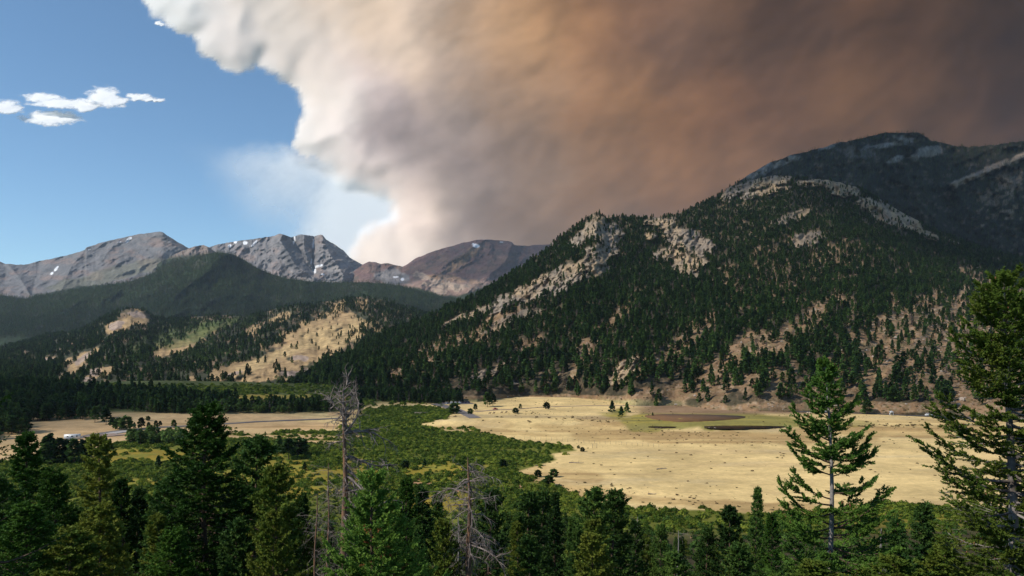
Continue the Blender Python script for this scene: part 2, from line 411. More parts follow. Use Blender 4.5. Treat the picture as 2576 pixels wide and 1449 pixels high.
def spur(vx, vy, pts, w, tail=1.6):
    """height field of a rib that follows a line; sharper on one side"""
    d = np.full(vx.shape, 1e9)
    for (ax, ay), (bx, by) in zip(pts[:-1], pts[1:]):
        ex, ey = bx - ax, by - ay; t = np.clip(((vx - ax) * ex + (vy - ay) * ey) / (ex * ex + ey * ey), 0, 1)
        d = np.minimum(d, np.hypot(vx - ax - t * ex, vy - ay - t * ey))
    return np.exp(-(d / w))

M_ALP = mat_terrain('alpine_rock', .006, .035, 1., .32, 30.)
M_FAR = mat_terrain('forested_slope_far', .012, .05, 1., .45, 14.)
M_MID = mat_terrain('mountain_ground', .03, .25, 1., .40, 3.)
M_GND = mat_terrain('valley_ground', .02, .35, 1., .27, .25)

# --- far peaks -------------------------------------------------------------
SNOW_A = [(322, 604, 4, 9, 35), (326, 599, 5, 4, 0), (141, 677, 3, 8, 40), (130, 688, 5, 3, -30), (181, 634, 4, 1.6), (300, 609, 5, 1.5), (224, 628, 4, 1.2)]
def colA(vx, vy, s):
    n = fbm(vx / 40, vy / 14, 11, 5)
    c = np.ones(vx.shape + (3,)) * np.array(ALP)
    c = mixc(c, (.215, .165, .145), sst(-.1, .7, n)); c = mixc(c, (.10, .10, .10), sst(.15, .8, fbm(vx / 16, vy / 10, 14, 4)) * .7)
    c = mixc(c, (.15, .15, .09), blobs(vx, vy, [(280, 690, 160, 16, -14)], .5) * .5)
    tl = np.interp(vx, [0, 60, 110, 200, 330, 430, 470], [748, 752, 738, 722, 708, 676, 655]) + 5 * fbm(vx / 20, vy / 20, 17, 4)
    c = mixc(c, FOREST, sst(-2, 3, vy - tl))
    return mixc(c, (.85, .87, .9), blobs(vx, vy, SNOW_A, .3, .09))
def relA(vx, vy, s):
    g = ridged(vx / 55 + vy / 60, vy / 38 + vx / 200, 23, 6)
    return -.016 * g - .05 * spur(vx, vy, [(405, 585), (430, 610), (470, 640), (500, 690)], 26) - .03 * spur(vx, vy, [(215, 628), (180, 670), (150, 740)], 22) \
        - .03 * spur(vx, vy, [(20, 665), (50, 700), (75, 740)], 14) + .02 * spur(vx, vy, [(100, 665), (90, 700), (80, 740)], 16)
kA = poly([(-300, 620), (-100, 640), (0, 657), (12, 664), (60, 666), (110, 655), (160, 644), (200, 634), (213, 629), (217, 622), (250, 612), (300, 600), (350, 589), (385, 584), (402, 583), (412, 586), (440, 604), (470, 622), (520, 650), (600, 700), (700, 760)])
patch('mountain', -300, 640, 420, 100, lambda x: (780 + 0 * x, 6800 + 0 * x), lambda x: (kA(x), 9600 + 0 * x), 1., relA, colA, M_ALP, 1.2, label='broad grey alpine mountain with a long gently rising ridge, far left')

SNOW_B = [(593, 608, 5, 3.5), (578, 618, 4, 3.5), (617, 611, 6, 5, -50), (640, 612, 12, 3, -45), (565, 609, 3, 2), (740, 604, 3, 11, 8), (788, 612, 2, 12, 5),
          (797, 670, 13, 4, -12), (790, 680, 6, 9, -20), (783, 660, 2, 8, 5), (812, 690, 5, 2)]
def colB(vx, vy, s):
    n = fbm(vx / 30, vy / 18, 12, 5)
    c = np.ones(vx.shape + (3,)) * np.array((.215, .20, .195))
    c = mixc(c, (.26, .205, .18), sst(0, .7, n)); c = mixc(c, (.12, .12, .125), sst(.1, .7, fbm(vx / 12, vy / 9, 16, 5)) * .75)
    c = mixc(c, (.09, .09, .095), blobs(vx, vy, [(745, 640, 26, 50, -28)], .3, .05) * .6)  # shade on the face right of the ridge, painted into the rock colour
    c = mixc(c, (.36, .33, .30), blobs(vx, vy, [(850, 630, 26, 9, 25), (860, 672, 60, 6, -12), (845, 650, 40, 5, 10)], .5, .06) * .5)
    return mixc(c, (.85, .87, .9), blobs(vx, vy, SNOW_B, .3, .09))
def relB(vx, vy, s):
    return -.022 * ridged(vx / 34 + vy / 50, vy / 32, 33, 6) - .075 * spur(vx, vy, [(712, 588), (704, 606), (728, 640), (745, 670), (790, 700)], 12) \
        + .055 * spur(vx, vy, [(735, 600), (760, 640), (788, 690)], 14) - .045 * spur(vx, vy, [(765, 590), (765, 625), (775, 660)], 12) \
        + .035 * spur(vx, vy, [(790, 590), (787, 640), (788, 690)], 6) - .055 * spur(vx, vy, [(812, 600), (830, 640), (870, 700)], 22)
kB = poly([(440, 660), (500, 635), (525, 622), (560, 612), (620, 604), (690, 593), (704, 588), (713, 589), (733, 597), (750, 591), (765, 590), (787, 593), (790, 595), (800, 590), (812, 592), (820, 602), (838, 612), (862, 628), (880, 648), (905, 662), (935, 678), (980, 705), (1040, 745)])
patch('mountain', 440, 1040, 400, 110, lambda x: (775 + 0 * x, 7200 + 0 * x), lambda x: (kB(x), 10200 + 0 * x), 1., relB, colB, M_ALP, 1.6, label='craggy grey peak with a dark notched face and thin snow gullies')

def colN(vx, vy, s):
    c = np.ones(vx.shape + (3,)) * np.array((.24, .19, .16)); c = mixc(c, (.12, .12, .11), sst(.1, .6, fbm(vx / 12, vy / 8, 19, 4)))
    c = mixc(c, FOREST, sst(0, 14, (vy - 632) - abs(vx - 505) * .1))
    return c
kN = poly([(395, 665), (420, 650), (445, 636), (465, 629), (490, 620), (510, 616), (525, 622), (545, 636), (570, 650), (600, 670)])
patch('mountain', 395, 600, 130, 50, lambda x: (720 + 0 * x, 6200 + 0 * x), lambda x: (kN(x), 7600 + 0 * x), 1., lambda a, b, c: -.03 * ridged(a / 22, b / 30, 5, 5), colN, M_ALP, 1.5, label='small pointed pinkish knob between the two big grey peaks')

SNOW_C = [(1198, 618, 8, 5, 10), (1192, 614, 5, 2), (1262, 609, 4, 1.3), (1012, 702, 4, 4, -20), (994, 697, 8, 2)]
def colC3(vx, vy, s):
    n = fbm(vx / 40, vy / 25, 42, 5)
    c = np.ones(vx.shape + (3,)) * np.array((.155, .095, .085)); c = mixc(c, (.19, .12, .09), sst(-.1, .7, n))
    c = mixc(c, (.33, .20, .11), blobs(vx, vy, [(1160, 655, 42, 12, -35), (1120, 700, 70, 8, 8)], .5, .03) * .75)
    c = mixc(c, (.30, .21, .16), sst(690, 715, vy + 8 * n) * .6)
    c = mixc(c, (.45, .34, .25), blobs(vx, vy, [(1130, 720, 55, 10, 8), (1075, 700, 40, 8, 15), (1105, 732, 24, 6, 12)], .6, .06) * .7)
    c = mixc(c, (.22, .2, .19), blobs(vx, vy, [(985, 695, 40, 22, 12)], .3, .04))
    c = mixc(c, (.08, .08, .07), sst(.15, .7, fbm(vx / 14, vy / 9, 46, 4)) * .55)
    c = mixc(c, FOREST, sst(-3, 4, vy - np.interp(vx, [960, 1040, 1100, 1150, 1230, 1300, 1400], [716, 722, 738, 745, 716, 735, 720]) - 4 * n))
    return mixc(c, (.80, .80, .82), blobs(vx, vy, SNOW_C, .25, .09))
kC3 = poly([(880, 690), (915, 664), (930, 658), (945, 659), (958, 664), (975, 662), (1000, 668), (1012, 671), (1025, 664), (1045, 650), (1065, 642), (1100, 628), (1135, 620), (1165, 611), (1195, 604), (1220, 602), (1250, 604), (1280, 607), (1288, 610), (1294, 617), (1330, 618), (1352, 616), (1390, 614), (1440, 612), (1500, 630), (1560, 660)])
def relC3(vx, vy, s):
    return -.020 * ridged(vx / 60, vy / 40 + vx / 160, 53, 6) - .05 * spur(vx, vy, [(1220, 602), (1130, 660), (1060, 715)], 30) - .04 * spur(vx, vy, [(1290, 612), (1270, 660), (1180, 730)], 24)
patch('mountain', 880, 1560, 400, 90, lambda x: (780 + 0 * x, 6600 + 0 * x), lambda x: (kC3(x), 9300 + 0 * x), 1., relC3, colC3, M_ALP, 1.2, label='dark reddish brown rounded peak below the smoke, small snow patch near its top')

# --- forested middle ridges --------------------------------------------------
kM = poly([(-300, 735), (0, 742), (60, 752), (110, 742), (200, 726), (280, 716), (330, 708), (390, 684), (440, 652), (470, 652), (500, 644), (530, 637), (560, 635), (585, 640), (620, 658), (650, 676), (690, 692), (720, 700), (760, 706), (830, 710), (920, 710), (960, 713), (1010, 719), (1060, 733), (1120, 747), (1165, 757), (1230, 740), (1300, 745), (1500, 760)])
def colM(vx, vy, s):
    n = fbm(vx / 30, vy / 22, 60, 5)
    c = np.ones(vx.shape + (3,)) * np.array((.022, .036, .015)); c = mixc(c, (.035, .040, .025), sst(.1, .8, n))
    c = mixc(c, (.15, .14, .12), blobs(vx, vy, [(500, 665, 18, 9, -20), (474, 640, 14, 7, -10), (462, 650, 10, 7)], .6, .08) * .6)
    return c
def relM(vx, vy, s):
    return -.03 * ridged(vx / 120, vy / 80 + vx / 260, 71, 6) - .07 * spur(vx, vy, [(560, 635), (520, 680), (400, 780)], 45) - .04 * spur(vx, vy, [(330, 708), (200, 760), (60, 840)], 40)
PM = patch('forested_ridge', -300, 1500, 520, 90, lambda x: (885 + 0 * x, 3500 + 0 * x), lambda x: (kM(x), 5600 + 0 * x), 1.15, relM, colM, M_FAR, 2., label='dark conical forested hill and long wooded ridge below the far peaks')

kC = poly([(-300, 880), (0, 872), (60, 860), (120, 842), (200, 832), (245, 806), (290, 784), (330, 776), (365, 780), (390, 798), (440, 802), (500, 796), (560, 792), (620, 798), (660, 786), (700, 774), (740, 768), (800, 762), (860, 752), (925, 745), (975, 756), (1010, 768), (1060, 784), (1100, 800), (1160, 815), (1250, 830)])
TAN = [(800, 860, 130, 56, -26), (860, 812, 60, 36, 0), (760, 905, 60, 26, -22), (600, 930, 90, 20, -14), (690, 915, 70, 30, -20), (640, 955, 60, 14, -10), (870, 795, 40, 14),
       (460, 868, 62, 16, -24), (420, 885, 44, 14, -10), (520, 835, 50, 10, -22, .6), (345, 800, 34, 20, 10), (300, 818, 45, 18, -25), (210, 900, 38, 14, -42), (190, 925, 25, 12, -35), (240, 880, 18, 10, -35),
       (120, 905, 26, 9, 0, .8), (175, 905, 14, 10, -30), (700, 800, 30, 10, -20, .8), (640, 830, 26, 12, -30, .8), (265, 935, 24, 10, -10), (225, 950, 16, 9, 0)]
GREEN = [(520, 830, 70, 16, -20), (400, 850, 60, 22, -30, .7), (470, 845, 60, 20, -20, .7)]
ROCKC = [(340, 792, 22, 9, 10), (290, 820, 20, 9, -20), (205, 905, 26, 9, -42), (750, 900, 26, 8, 0), (735, 940, 30, 7, 0), (240, 938, 16, 9), (130, 905, 20, 5), (225, 955, 14, 7), (590, 940, 30, 5, -15), (790, 935, 32, 10, -10)]
def colC(vx, vy, s):
    n = fbm(vx / 22, vy / 15, 80, 5)
    c = np.ones(vx.shape + (3,)) * np.array((.05, .052, .03)); c = mixc(c, (.20, .14, .085), sst(.05, .7, n))
    c = mixc(c, (.36, .245, .125), blobs(vx, vy, TAN, .6, .035, 5))
    c = mixc(c, (.46, .33, .16), blobs(vx, vy, [(840, 845, 90, 30, -10), (680, 900, 90, 14, -22)], .5, .05, 9) * .7)
    c = mixc(c, (.09, .12, .035), blobs(vx, vy, GREEN, .5, .03, 6) * .8)
    c = mixc(c, (.33, .25, .20), blobs(vx, vy, ROCKC, .5, .06, 8) * .9)
    c = mixc(c, (.62, .50, .36), blobs(vx, vy, [(783, 938, 22, 8, -8)], .5, .1, 2))
    return c
def relC(vx, vy, s):
    return -.05 * ridged(vx / 130, vy / 90 + vx / 300, 85, 5) - .06 * spur(vx, vy, [(760, 770), (640, 860), (500, 930)], 30) + .04 * spur(vx, vy, [(700, 800), (560, 880), (430, 950)], 26) \
        - .05 * spur(vx, vy, [(330, 778), (240, 860), (160, 940)], 34) - .02 * fbm(vx / 30, vy / 20, 91, 4)
PC = patch('foothill', -300, 1250, 500, 130, lambda x: (977 + 0 * x, 1030 + 0 * x), lambda x: (kC(x), 2900 + 0 * x), 1.5, relC, colC, M_MID, 2., label='lower foothill with tan grassy slopes and scattered pines, centre left')

# --- the big mountain on the right -------------------------------------------
SIL = [(700, 978), (752, 960), (817, 916), (887, 886), (963, 838), (1020, 822), (1075, 799), (1120, 776), (1165, 762), (1200, 743), (1250, 712), (1300, 680), (1350, 645), (1385, 620), (1420, 586), (1450, 566), (1478, 543), (1492, 537), (1505, 535), (1516, 541), (1530, 548), (1560, 545), (1600, 545), (1650, 546), (1690, 543), (1720, 531), (1750, 517), (1800, 494), (1850, 462)]
kD2 = poly(SIL + [(1880, 440), (1900, 428), (1920, 415), (1950, 402), (2000, 386), (2060, 372), (2100, 358), (2120, 356), (2150, 350), (2200, 338), (2230, 331), (2265, 330), (2310, 333), (2330, 342), (2345, 352), (2400, 365), (2440, 367), (2500, 363), (2576, 352), (2700, 340), (2900, 350)])
kD1 = poly(SIL + [(1880, 455), (1920, 446), (1960, 440), (2000, 446), (2040, 452), (2080, 450), (2120, 462), (2165, 474), (2190, 490), (2230, 510), (2290, 545), (2340, 575), (2400, 598), (2470, 625), (2576, 650), (2750, 690), (2900, 700)])
fD1 = poly([(600, 1000), (700, 985), (760, 975), (810, 985), (900, 1000), (1000, 1002), (1100, 1012), (1200, 1016), (1300, 1004), (1450, 1005), (1530, 1014), (1600, 1026), (1700, 1024), (1800, 1034), (1900, 1038), (2050, 1036), (2200, 1038), (2400, 1044), (2600, 1050), (2900, 1060)])
dD1c = poly([(700, 1250), (960, 1420), (1090, 1500), (1500, 1720), (1850, 1950), (2100, 1950), (2576, 1900), (2900, 1900)])
ROCKD = [(1500, 570, 36, 36, 0), (1530, 600, 30, 42, 15), (1510, 640, 48, 32, -10), (1465, 598, 32, 20, -45), (1480, 665, 50, 26, -25), (1420, 700, 76, 32, -28), (1350, 730, 76, 28, -22), (1280, 752, 76, 20, -24), (1500, 690, 50, 20, -10, .7), (1300, 800, 80, 14, -24, .6),
         (1210, 785, 54, 11, -24), (1150, 805, 36, 9, -24), (1400, 735, 36, 14, -10), (1650, 560, 45, 14, 6), (1700, 590, 60, 34, 25), (1750, 625, 42, 30, 10), (1690, 640, 40, 16, 0), (1740, 665, 46, 22, -10), (1640, 595, 24, 12, 0), (1720, 690, 34, 14, 10),
         (1900, 462, 80, 17, -20), (1960, 450, 60, 15, -6), (1925, 485, 75, 9, -12), (2040, 460, 46, 13, 0), (2110, 472, 56, 16, 16), (1860, 478, 50, 12, -26), (2225, 535, 74, 26, 14), (2290, 560, 54, 14, 28), (2180, 512, 22, 16), (2330, 590, 54, 8, 24, .8), (2400, 610, 40, 6, 22, .7),
         (2000, 545, 50, 12, -18, .7), (2040, 600, 50, 20, -18, .75), (1960, 560, 26, 8, 0, .6),
         (1575, 925, 40, 22, -35), (1560, 950, 30, 14, -20), (1240, 935, 50, 12, -22, .9), (1300, 960, 16, 8), (1200, 950, 30, 8, -20, .8)]
OPEN = [(1000, 935, 26, 16, -35, .95), (1085, 880, 60, 22, -40, .6), (1180, 850, 80, 24, -24, .55), (1260, 800, 90, 16, -24, .7), (1480, 890, 60, 22, -60, .45), (1500, 850, 50, 16, -70, .5), (1450, 930, 16, 30, 10, .7), (1470, 880, 18, 26, 0, .6), (1610, 910, 60, 30, -10, .6),
        (1850, 900, 150, 34, -30, .75), (2000, 830, 150, 34, -30, .7), (1720, 860, 90, 22, -40, .6), (1560, 790, 80, 16, -50, .5), (1330, 870, 60, 20, -40, .6), (2330, 880, 240, 130, 10, .84), (2450, 800, 190, 110, -20, .78), (2480, 960, 260, 90, 0, .75), (2150, 960, 260, 50, -8, .42), (2180, 1024, 420, 16, 0, .9), (1750, 985, 160, 26, -5, .65), (1900, 950, 120, 36, -15, .5), (2540, 730, 90, 30, -10, .65),
        (2100, 640, 150, 46, 10, .42), (1950, 700, 120, 60, 0, .30), (2060, 750, 200, 50, 0, .22), (1350, 1000, 400, 7, 0, .8), (1470, 1003, 200, 10, 0, .8)]
def maskD(vx, vy):
    return blobs(vx, vy, ROCKD, .5, .035, 3), blobs(vx, vy, OPEN, .5, .02, 4)
def colD(vx, vy, s):
    rk, op = maskD(vx, vy); n = fbm(vx / 9, vy / 7, 92, 4)
    c = np.ones(vx.shape + (3,)) * np.array((.060, .050, .030)); c = mixc(c, (.17, .115, .07), sst(.1, .75, n) * .7)
    c = mixc(c, (.25, .155, .085), op * 1.2)
    c = mixc(c, (.34, .25, .17), op * sst(.15, .6, n) * .7)
    c = mixc(c, (.14, .13, .06), op * sst(.1, .6, fbm(vx / 14, vy / 5, 97, 4)) * .6)
    warm = sst(-.4, .5, fbm(vx / 60, vy / 60, 98, 4))
    rc = mixc(np.ones(vx.shape + (3,)) * np.array((.235, .188, .142)), (.34, .245, .148), warm)
    rc = mixc(rc, (.17, .15, .13), sst(.1, .6, fbm(vx / 9, vy / 16, 99, 5)) * .6)
    c = c * (1 - rk[..., None]) + rc * rk[..., None]
    c = mixc(c, (.42, .36, .17), sst(1000, 1012, vy) * sst(1800, 1500, vx) * .8)
    return c
def relD(vx, vy, s):
    rk, op = maskD(vx, vy)
    g = -.030 * ridged(vx / 170 + vy / 260, vy / 170, 101, 5)
    g = g - .034 * spur(vx, vy, [(1505, 535), (1500, 600), (1440, 700), (1250, 770), (1120, 812)], 40)
    g = g + .030 * spur(vx, vy, [(1570, 560), (1590, 640), (1560, 760), (1500, 860)], 36)
    g = g - .022 * spur(vx, vy, [(1700, 560), (1730, 640), (1700, 720)], 40) - .03 * spur(vx, vy, [(2000, 450), (2110, 470), (2240, 540), (2400, 612)], 34)
    fine = ridged(vx / 26 + vy / 60, vy / 34, 103, 6, .62)
    return g - .010 * fine - rk * (.016 * fine + .012 * ridged(vx / 9, vy / 15, 105, 4, .6) + .006)
def fD1f(x):
    y = fD1(x); return y, np.minimum((EYE - 1.5) * FPX / (y - HY), 1180)
PD1 = patch('rocky_mountain', 700, 2900, 700, 250, fD1f, lambda x: (kD1(x), dD1c(x)), 1.6, relD, colD, M_MID, 2.2, label='steep pine covered mountain with pale granite outcrops filling the right side')
ROCKE = [(1960, 408, 44, 12, -22), (1985, 398, 26, 12, -10), (1935, 420, 26, 12, -40), (2085, 366, 26, 7, -20), (2230, 365, 44, 7, -4), (2275, 350, 26, 10, 20), (2330, 385, 40, 13, -14), (2250, 402, 22, 6, -20), (2160, 385, 60, 12, 5, .4),
         (2480, 430, 90, 9, -26), (2560, 398, 40, 9, -24), (2540, 450, 40, 20, -20, .6), (2420, 455, 40, 6, -22), (1890, 440, 40, 12, -30)]
def colE(vx, vy, s):
    rk = blobs(vx, vy, ROCKE, .45, .05, 13); n = fbm(vx / 12, vy / 9, 112, 4)
    c = np.ones(vx.shape + (3,)) * np.array((.028, .028, .02)); c = mixc(c, (.16, .12, .09), sst(.3, .8, n) * .6)
    c = mixc(c, (.25, .18, .12), blobs(vx, vy, [(2540, 500, 90, 60, -20, .7)], .5, .03) * sst(-.1, .5, n))
    rc = mixc(np.ones(vx.shape + (3,)) * np.array((.19, .175, .155)), (.27, .20, .14), sst(2300, 2450, vx)); rc = mixc(rc, (.15, .14, .13), sst(.1, .6, fbm(vx / 9, vy / 12, 119, 5)) * .7)
    return c * (1 - rk[..., None]) + rc * rk[..., None]
PE = patch('rocky_mountain', 1780, 2900, 330, 110, lambda x: (760 + 0 * x, 2050 + 0 * x), lambda x: (kD2(x) + 2, 2950 + 0 * x), 1.1,
           lambda a, b, c: -.05 * ridged(a / 160, b / 140, 121, 5) - .05 * spur(a, b, [(2265, 330), (2200, 420), (2150, 520)], 60) - .05 * spur(a, b, [(2576, 395), (2460, 440), (2370, 470)], 20) - .012 * ridged(a / 20, b / 24, 123, 5),
           colE, M_MID, 2.2, label='dark rounded forested summit behind the granite domes, upper right')

# --- the valley floor ---------------------------------------------------------
def gz(x, y):
    x = np.asarray(x, float); y = np.asarray(y, float)
    yy = y + 14 * fbm(x / 60, y / 60, 201, 3) * sst(20, 90, y)
    slope = np.where(yy < 215, 52.4 * np.clip(1 - yy / 215, 0, 1.02) ** 1.7, 0)
    slope = slope + sst(-10, -70, x) * 4 * sst(30, 90, y) * sst(220, 150, y)
    z = slope + 1.2 * fbm(x / 45, y / 45, 203, 4) * sst(40, 120, y) * sst(320, 200, y) + .35 * fbm(x / 30, y / 30, 205, 4) * sst(5, 30, y)
    def hump(cx, cy, rx, ry, h):
        return h * np.exp(-(((x - cx) / rx) ** 2 + ((y - cy) / ry) ** 2))
    z = z + hump(-265, 610, 90, 60, 5.5) + hump(-430, 900, 300, 120, 16) + hump(-360, 760, 150, 60, 7) + hump(-130, 620, 60, 18, 1.0)
    tz = sst(0, 26, (y - 520) - (x + 70) * -.12) * sst(-95, -40, x + (y - 600) * .12) * sst(330, 150, x) * 3.2
    return z + tz * sst(420, 470, y)
def ground_pt(vx, vy):
    """where the view ray through a picture point meets the valley floor"""
    dx = (vx - HX) / FPX; dz = (HY - vy) / FPX; D = 25.0
    prev = D
    while D < 4000:
        if EYE + dz * D <= float(gz(dx * D, D)): break
        prev = D; D *= 1.01
    lo, hi = prev, D
    for _ in range(18):
        m = (lo + hi) / 2
        if EYE + dz * m <= float(gz(dx * m, m)): hi = m
        else: lo = m
    return dx * hi, hi, float(gz(dx * hi, hi))
WILLOW = [(905, 1033), (960, 1026), (1030, 1020), (1125, 1033), (1122, 1050), (1055, 1068), (1110, 1082), (1200, 1088), (1290, 1104), (1345, 1112), (1440, 1126), (1452, 1134), (1390, 1142), (1400, 1158), (1330, 1178), (1290, 1190), (1340, 1210), (1420, 1230),
          (1480, 1262), (1600, 1284), (1760, 1282), (1900, 1292), (2080, 1290), (2230, 1262), (2400, 1275), (2600, 1290), (3200, 1300), (3200, 1700), (-600, 1700), (-600, 1180), (0, 1160), (250, 1130), (330, 1105), (480, 1098), (560, 1088), (640, 1094), (730, 1086), (850, 1083), (900, 1060)]
MARSH = [(350, 1148, 190, 17), (640, 1150, 80, 9, 0, .7), (700, 1190, 160, 32, 0, .85), (330, 1216, 110, 12, 0, .9), (1110, 1180, 110, 13, 0, .8), (1080, 1205, 50, 14, 0, .6), (1090, 1262, 80, 24, 0, 1.), (900, 1185, 70, 30, 0, .8), (760, 1235, 90, 18, 0, .9), (620, 1000, 190, 7, 0, .9), (2080, 1300, 200, 12, 0, .4), (2300, 1330, 180, 24, 0, .55)]
TANL = [(200, 1078, 135, 32, 0), (330, 1100, 60, 12, 0, .8), (560, 1049, 290, 6, 1), (700, 1070, 155, 11, 1), (420, 1062, 130, 10, 0), (700, 1100, 190, 7, 0, .9), (790, 1112, 60, 4), (860, 1040, 50, 7), (80, 1090, 60, 20)]
DRY = [(1560, 1062, 150, 10, 4), (1480, 1082, 240, 14, 4, .8), (1800, 1100, 420, 17, 1, .85), (2250, 1085, 330, 16, 0, .85), (1400, 1190, 120, 16, 8, .7), (1500, 1238, 180, 18, 10, .7), (1800, 1268, 330, 14, 3, .8), (1250, 1086, 160, 8, 4, .8), (2400, 1060, 200, 6, 0, .5)]
WET = [(1750, 1052, 190, 26, 2), (1900, 1062, 170, 18, 2), (1620, 1060, 60, 24, 0, .9), (2060, 1066, 120, 10, 0, .6)]
def willow_mask(vx, vy):
    wx = vx + 22 * fbm(vx / 60, vy / 16, 210, 4); wy = vy + 6 * fbm(vx / 60, vy / 16, 214, 4)
    m = sst(-2, 3, sdpoly(wx, wy, WILLOW))
    m = m * (1 - .95 * blobs(vx, vy, MARSH, .6, .03, 6)) * (1 - blobs(vx, vy, TANL, .4, .03, 7))
    return m
def make_ground():
    vyr = np.concatenate([np.linspace(1449, 1245, 60), np.linspace(1243, 960, 160), np.linspace(958, 893, 14)])
    Dfar = EYE * FPX / (vyr - HY)
    near = np.concatenate([[-60, -30, -10], np.linspace(0, 60, 40), np.linspace(62, Dfar[0] - 2, 60)])
    D = np.concatenate([near, Dfar, [9000, 14000]])
    cx = np.linspace(-700, 3300, 640)
    W = np.maximum(D, 30)[:, None]
    x = (cx[None] - HX) / FPX * W; y = np.broadcast_to(D[:, None], x.shape)
    z = gz(x, y)
    z = np.where(y > 2000, np.minimum(z, 0) - 3, z)
    Ds = np.maximum(y, 5.)
    vx = HX + x / Ds * FPX; vy = HY - (z - EYE) / Ds * FPX
    n = fbm(x / 60, y / 25, 220, 5); n2 = fbm(x / 9, y / 6, 221, 4); st = fbm(x / 120, y / 9, 223, 4)
    c = np.ones(x.shape + (3,)) * np.array((.64, .465, .205))
    c = mixc(c, (.47, .33, .16), sst(-.1, .8, st) * .55); c = mixc(c, (.42, .35, .22), sst(.2, .8, n) * .35)
    c = mixc(c, (.40, .25, .15), sst(900, 600, vx) * .45)
    c = mixc(c, (.31, .185, .07), blobs(vx, vy, DRY, .45, .012, 22) * .75 * (.55 + .45 * sst(-.4, .4, st)))
    c = mixc(c, (.26, .20, .12), blobs(vx, vy, [(1300, 1048, 180, 4, 0, .5), (1500, 1050, 60, 5, 0, .5)], .3))
    wet = blobs(vx, vy, WET, .35, .02, 24)
    c = mixc(c, (.22, .19, .055), wet); c = mixc(c, (.36, .28, .06), wet * sst(.0, .5, st) * .8)
    c = mixc(c, (.25, .16, .09), sst(1046, 1036, vy) * sst(1560, 1650, vx))
    w_ = willow_mask(vx, vy)
    inW = sst(-2, 3, sdpoly(vx, vy, WILLOW))
    c = mixc(c, (.12, .13, .022), inW); ms = blobs(vx, vy, MARSH, .6, .03, 6)
    c = mixc(c, (.27, .20, .028), ms * inW + ms * sst(1010, 1000, vy)); c = mixc(c, (.16, .17, .03), ms * sst(.0, .6, n2) * .7)
    tl = blobs(vx, vy, TANL, .4, .03, 7)
    c = mixc(c, (.54, .36, .18), tl)
    c = mixc(c, (.33, .21, .09), tl * sst(0, .7, st) * .8)
    c = mixc(c, (.07, .085, .025), sst(np.interp(vx, [860, 960], [1043, 1018]), np.interp(vx, [860, 960], [1033, 1006]), vy) * sst(1150, 1000, vx) * (1 - tl) * (1 - ms))
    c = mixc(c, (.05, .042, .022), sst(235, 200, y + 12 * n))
    rv = blobs(vx, vy, [(1025, 1210, 34, 8, -8), (1070, 1218, 34, 4, 4), (1165, 1226, 26, 5, 0), (1216, 1155, 12, 3.5, 0), (1430, 1312, 20, 8, -25), (1745, 1350, 8, 3), (1310, 1224, 12, 4, 0), (1150, 1234, 18, 4, -10)], .2, .1)
    c = mixc(c, (.44, .24, .14), rv)
    c = c * (1 + .12 * n2)[..., None]
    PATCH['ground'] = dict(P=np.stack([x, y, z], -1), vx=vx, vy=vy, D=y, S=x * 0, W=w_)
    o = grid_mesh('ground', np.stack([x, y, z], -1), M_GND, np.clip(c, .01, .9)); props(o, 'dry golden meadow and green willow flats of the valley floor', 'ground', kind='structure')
make_ground()
# ------------------------------------------------------------------ tree building blocks
M_BARK = mat_plain('bark_brown', (.13, .075, .045), .9, c2=(.06, .04, .03), ns=9, bump=.02)
M_BARKG = mat_plain('bark_grey', (.30, .28, .26), .9, c2=(.14, .12, .11), ns=8, bump=.02)
M_SNAG = mat_plain('snag_bark', (.25, .125, .06), .9, c2=(.07, .05, .04), ns=3, bump=.02)
M_DEAD = mat_plain('dead_wood', (.30, .25, .22), .9, c2=(.11, .08, .065), ns=6)
M_CONE = mat_plain('cone_brown', (.22, .085, .035), .8, c2=(.12, .05, .02), ns=20)
L_FIR = mat_leaf('fir_needles', (.055, .13, .028), (.10, .18, .028), .12, .25, nscale=.8)
L_PINE = mat_leaf('pine_needles', (.085, .135, .020), (.15, .17, .026), .12, .25, nscale=.7)
L_BLUE = mat_leaf('spruce_needles_blue', (.11, .21, .036), (.20, .32, .055), .05, .3, nscale=3.)
L_DARK = mat_leaf('spruce_needles_dark', (.022, .062, .010), (.050, .105, .014), .30, .2, nscale=.5)
L_MID = mat_leaf('conifer_needles', (.030, .075, .018), (.070, .12, .022), .35, .22, nscale=.5)
L_FARD = mat_leaf('distant_needles', (.024, .062, .016), (.058, .095, .020), .45, .15, nscale=.12)
L_ASPEN = mat_leaf('aspen_leaves', (.07, .13, .035), (.11, .17, .04), .25, .35, nscale=.3)
L_WIL = mat_leaf('willow_leaves', (.068, .130, .018), (.165, .18, .024), .5, .3, nscale=.25)
L_SAGE = mat_leaf('dry_shrub', (.16, .10, .05), (.13, .12, .05), .3, .15, nscale=.4)
L_GREYT = mat_leaf('dead_forest', (.13, .095, .075), (.10, .085, .075), .3, .1, nscale=.3)
L_RED = mat_leaf('dead_needles', (.19, .07, .03), (.26, .11, .04), .1, .2, nscale=2.)

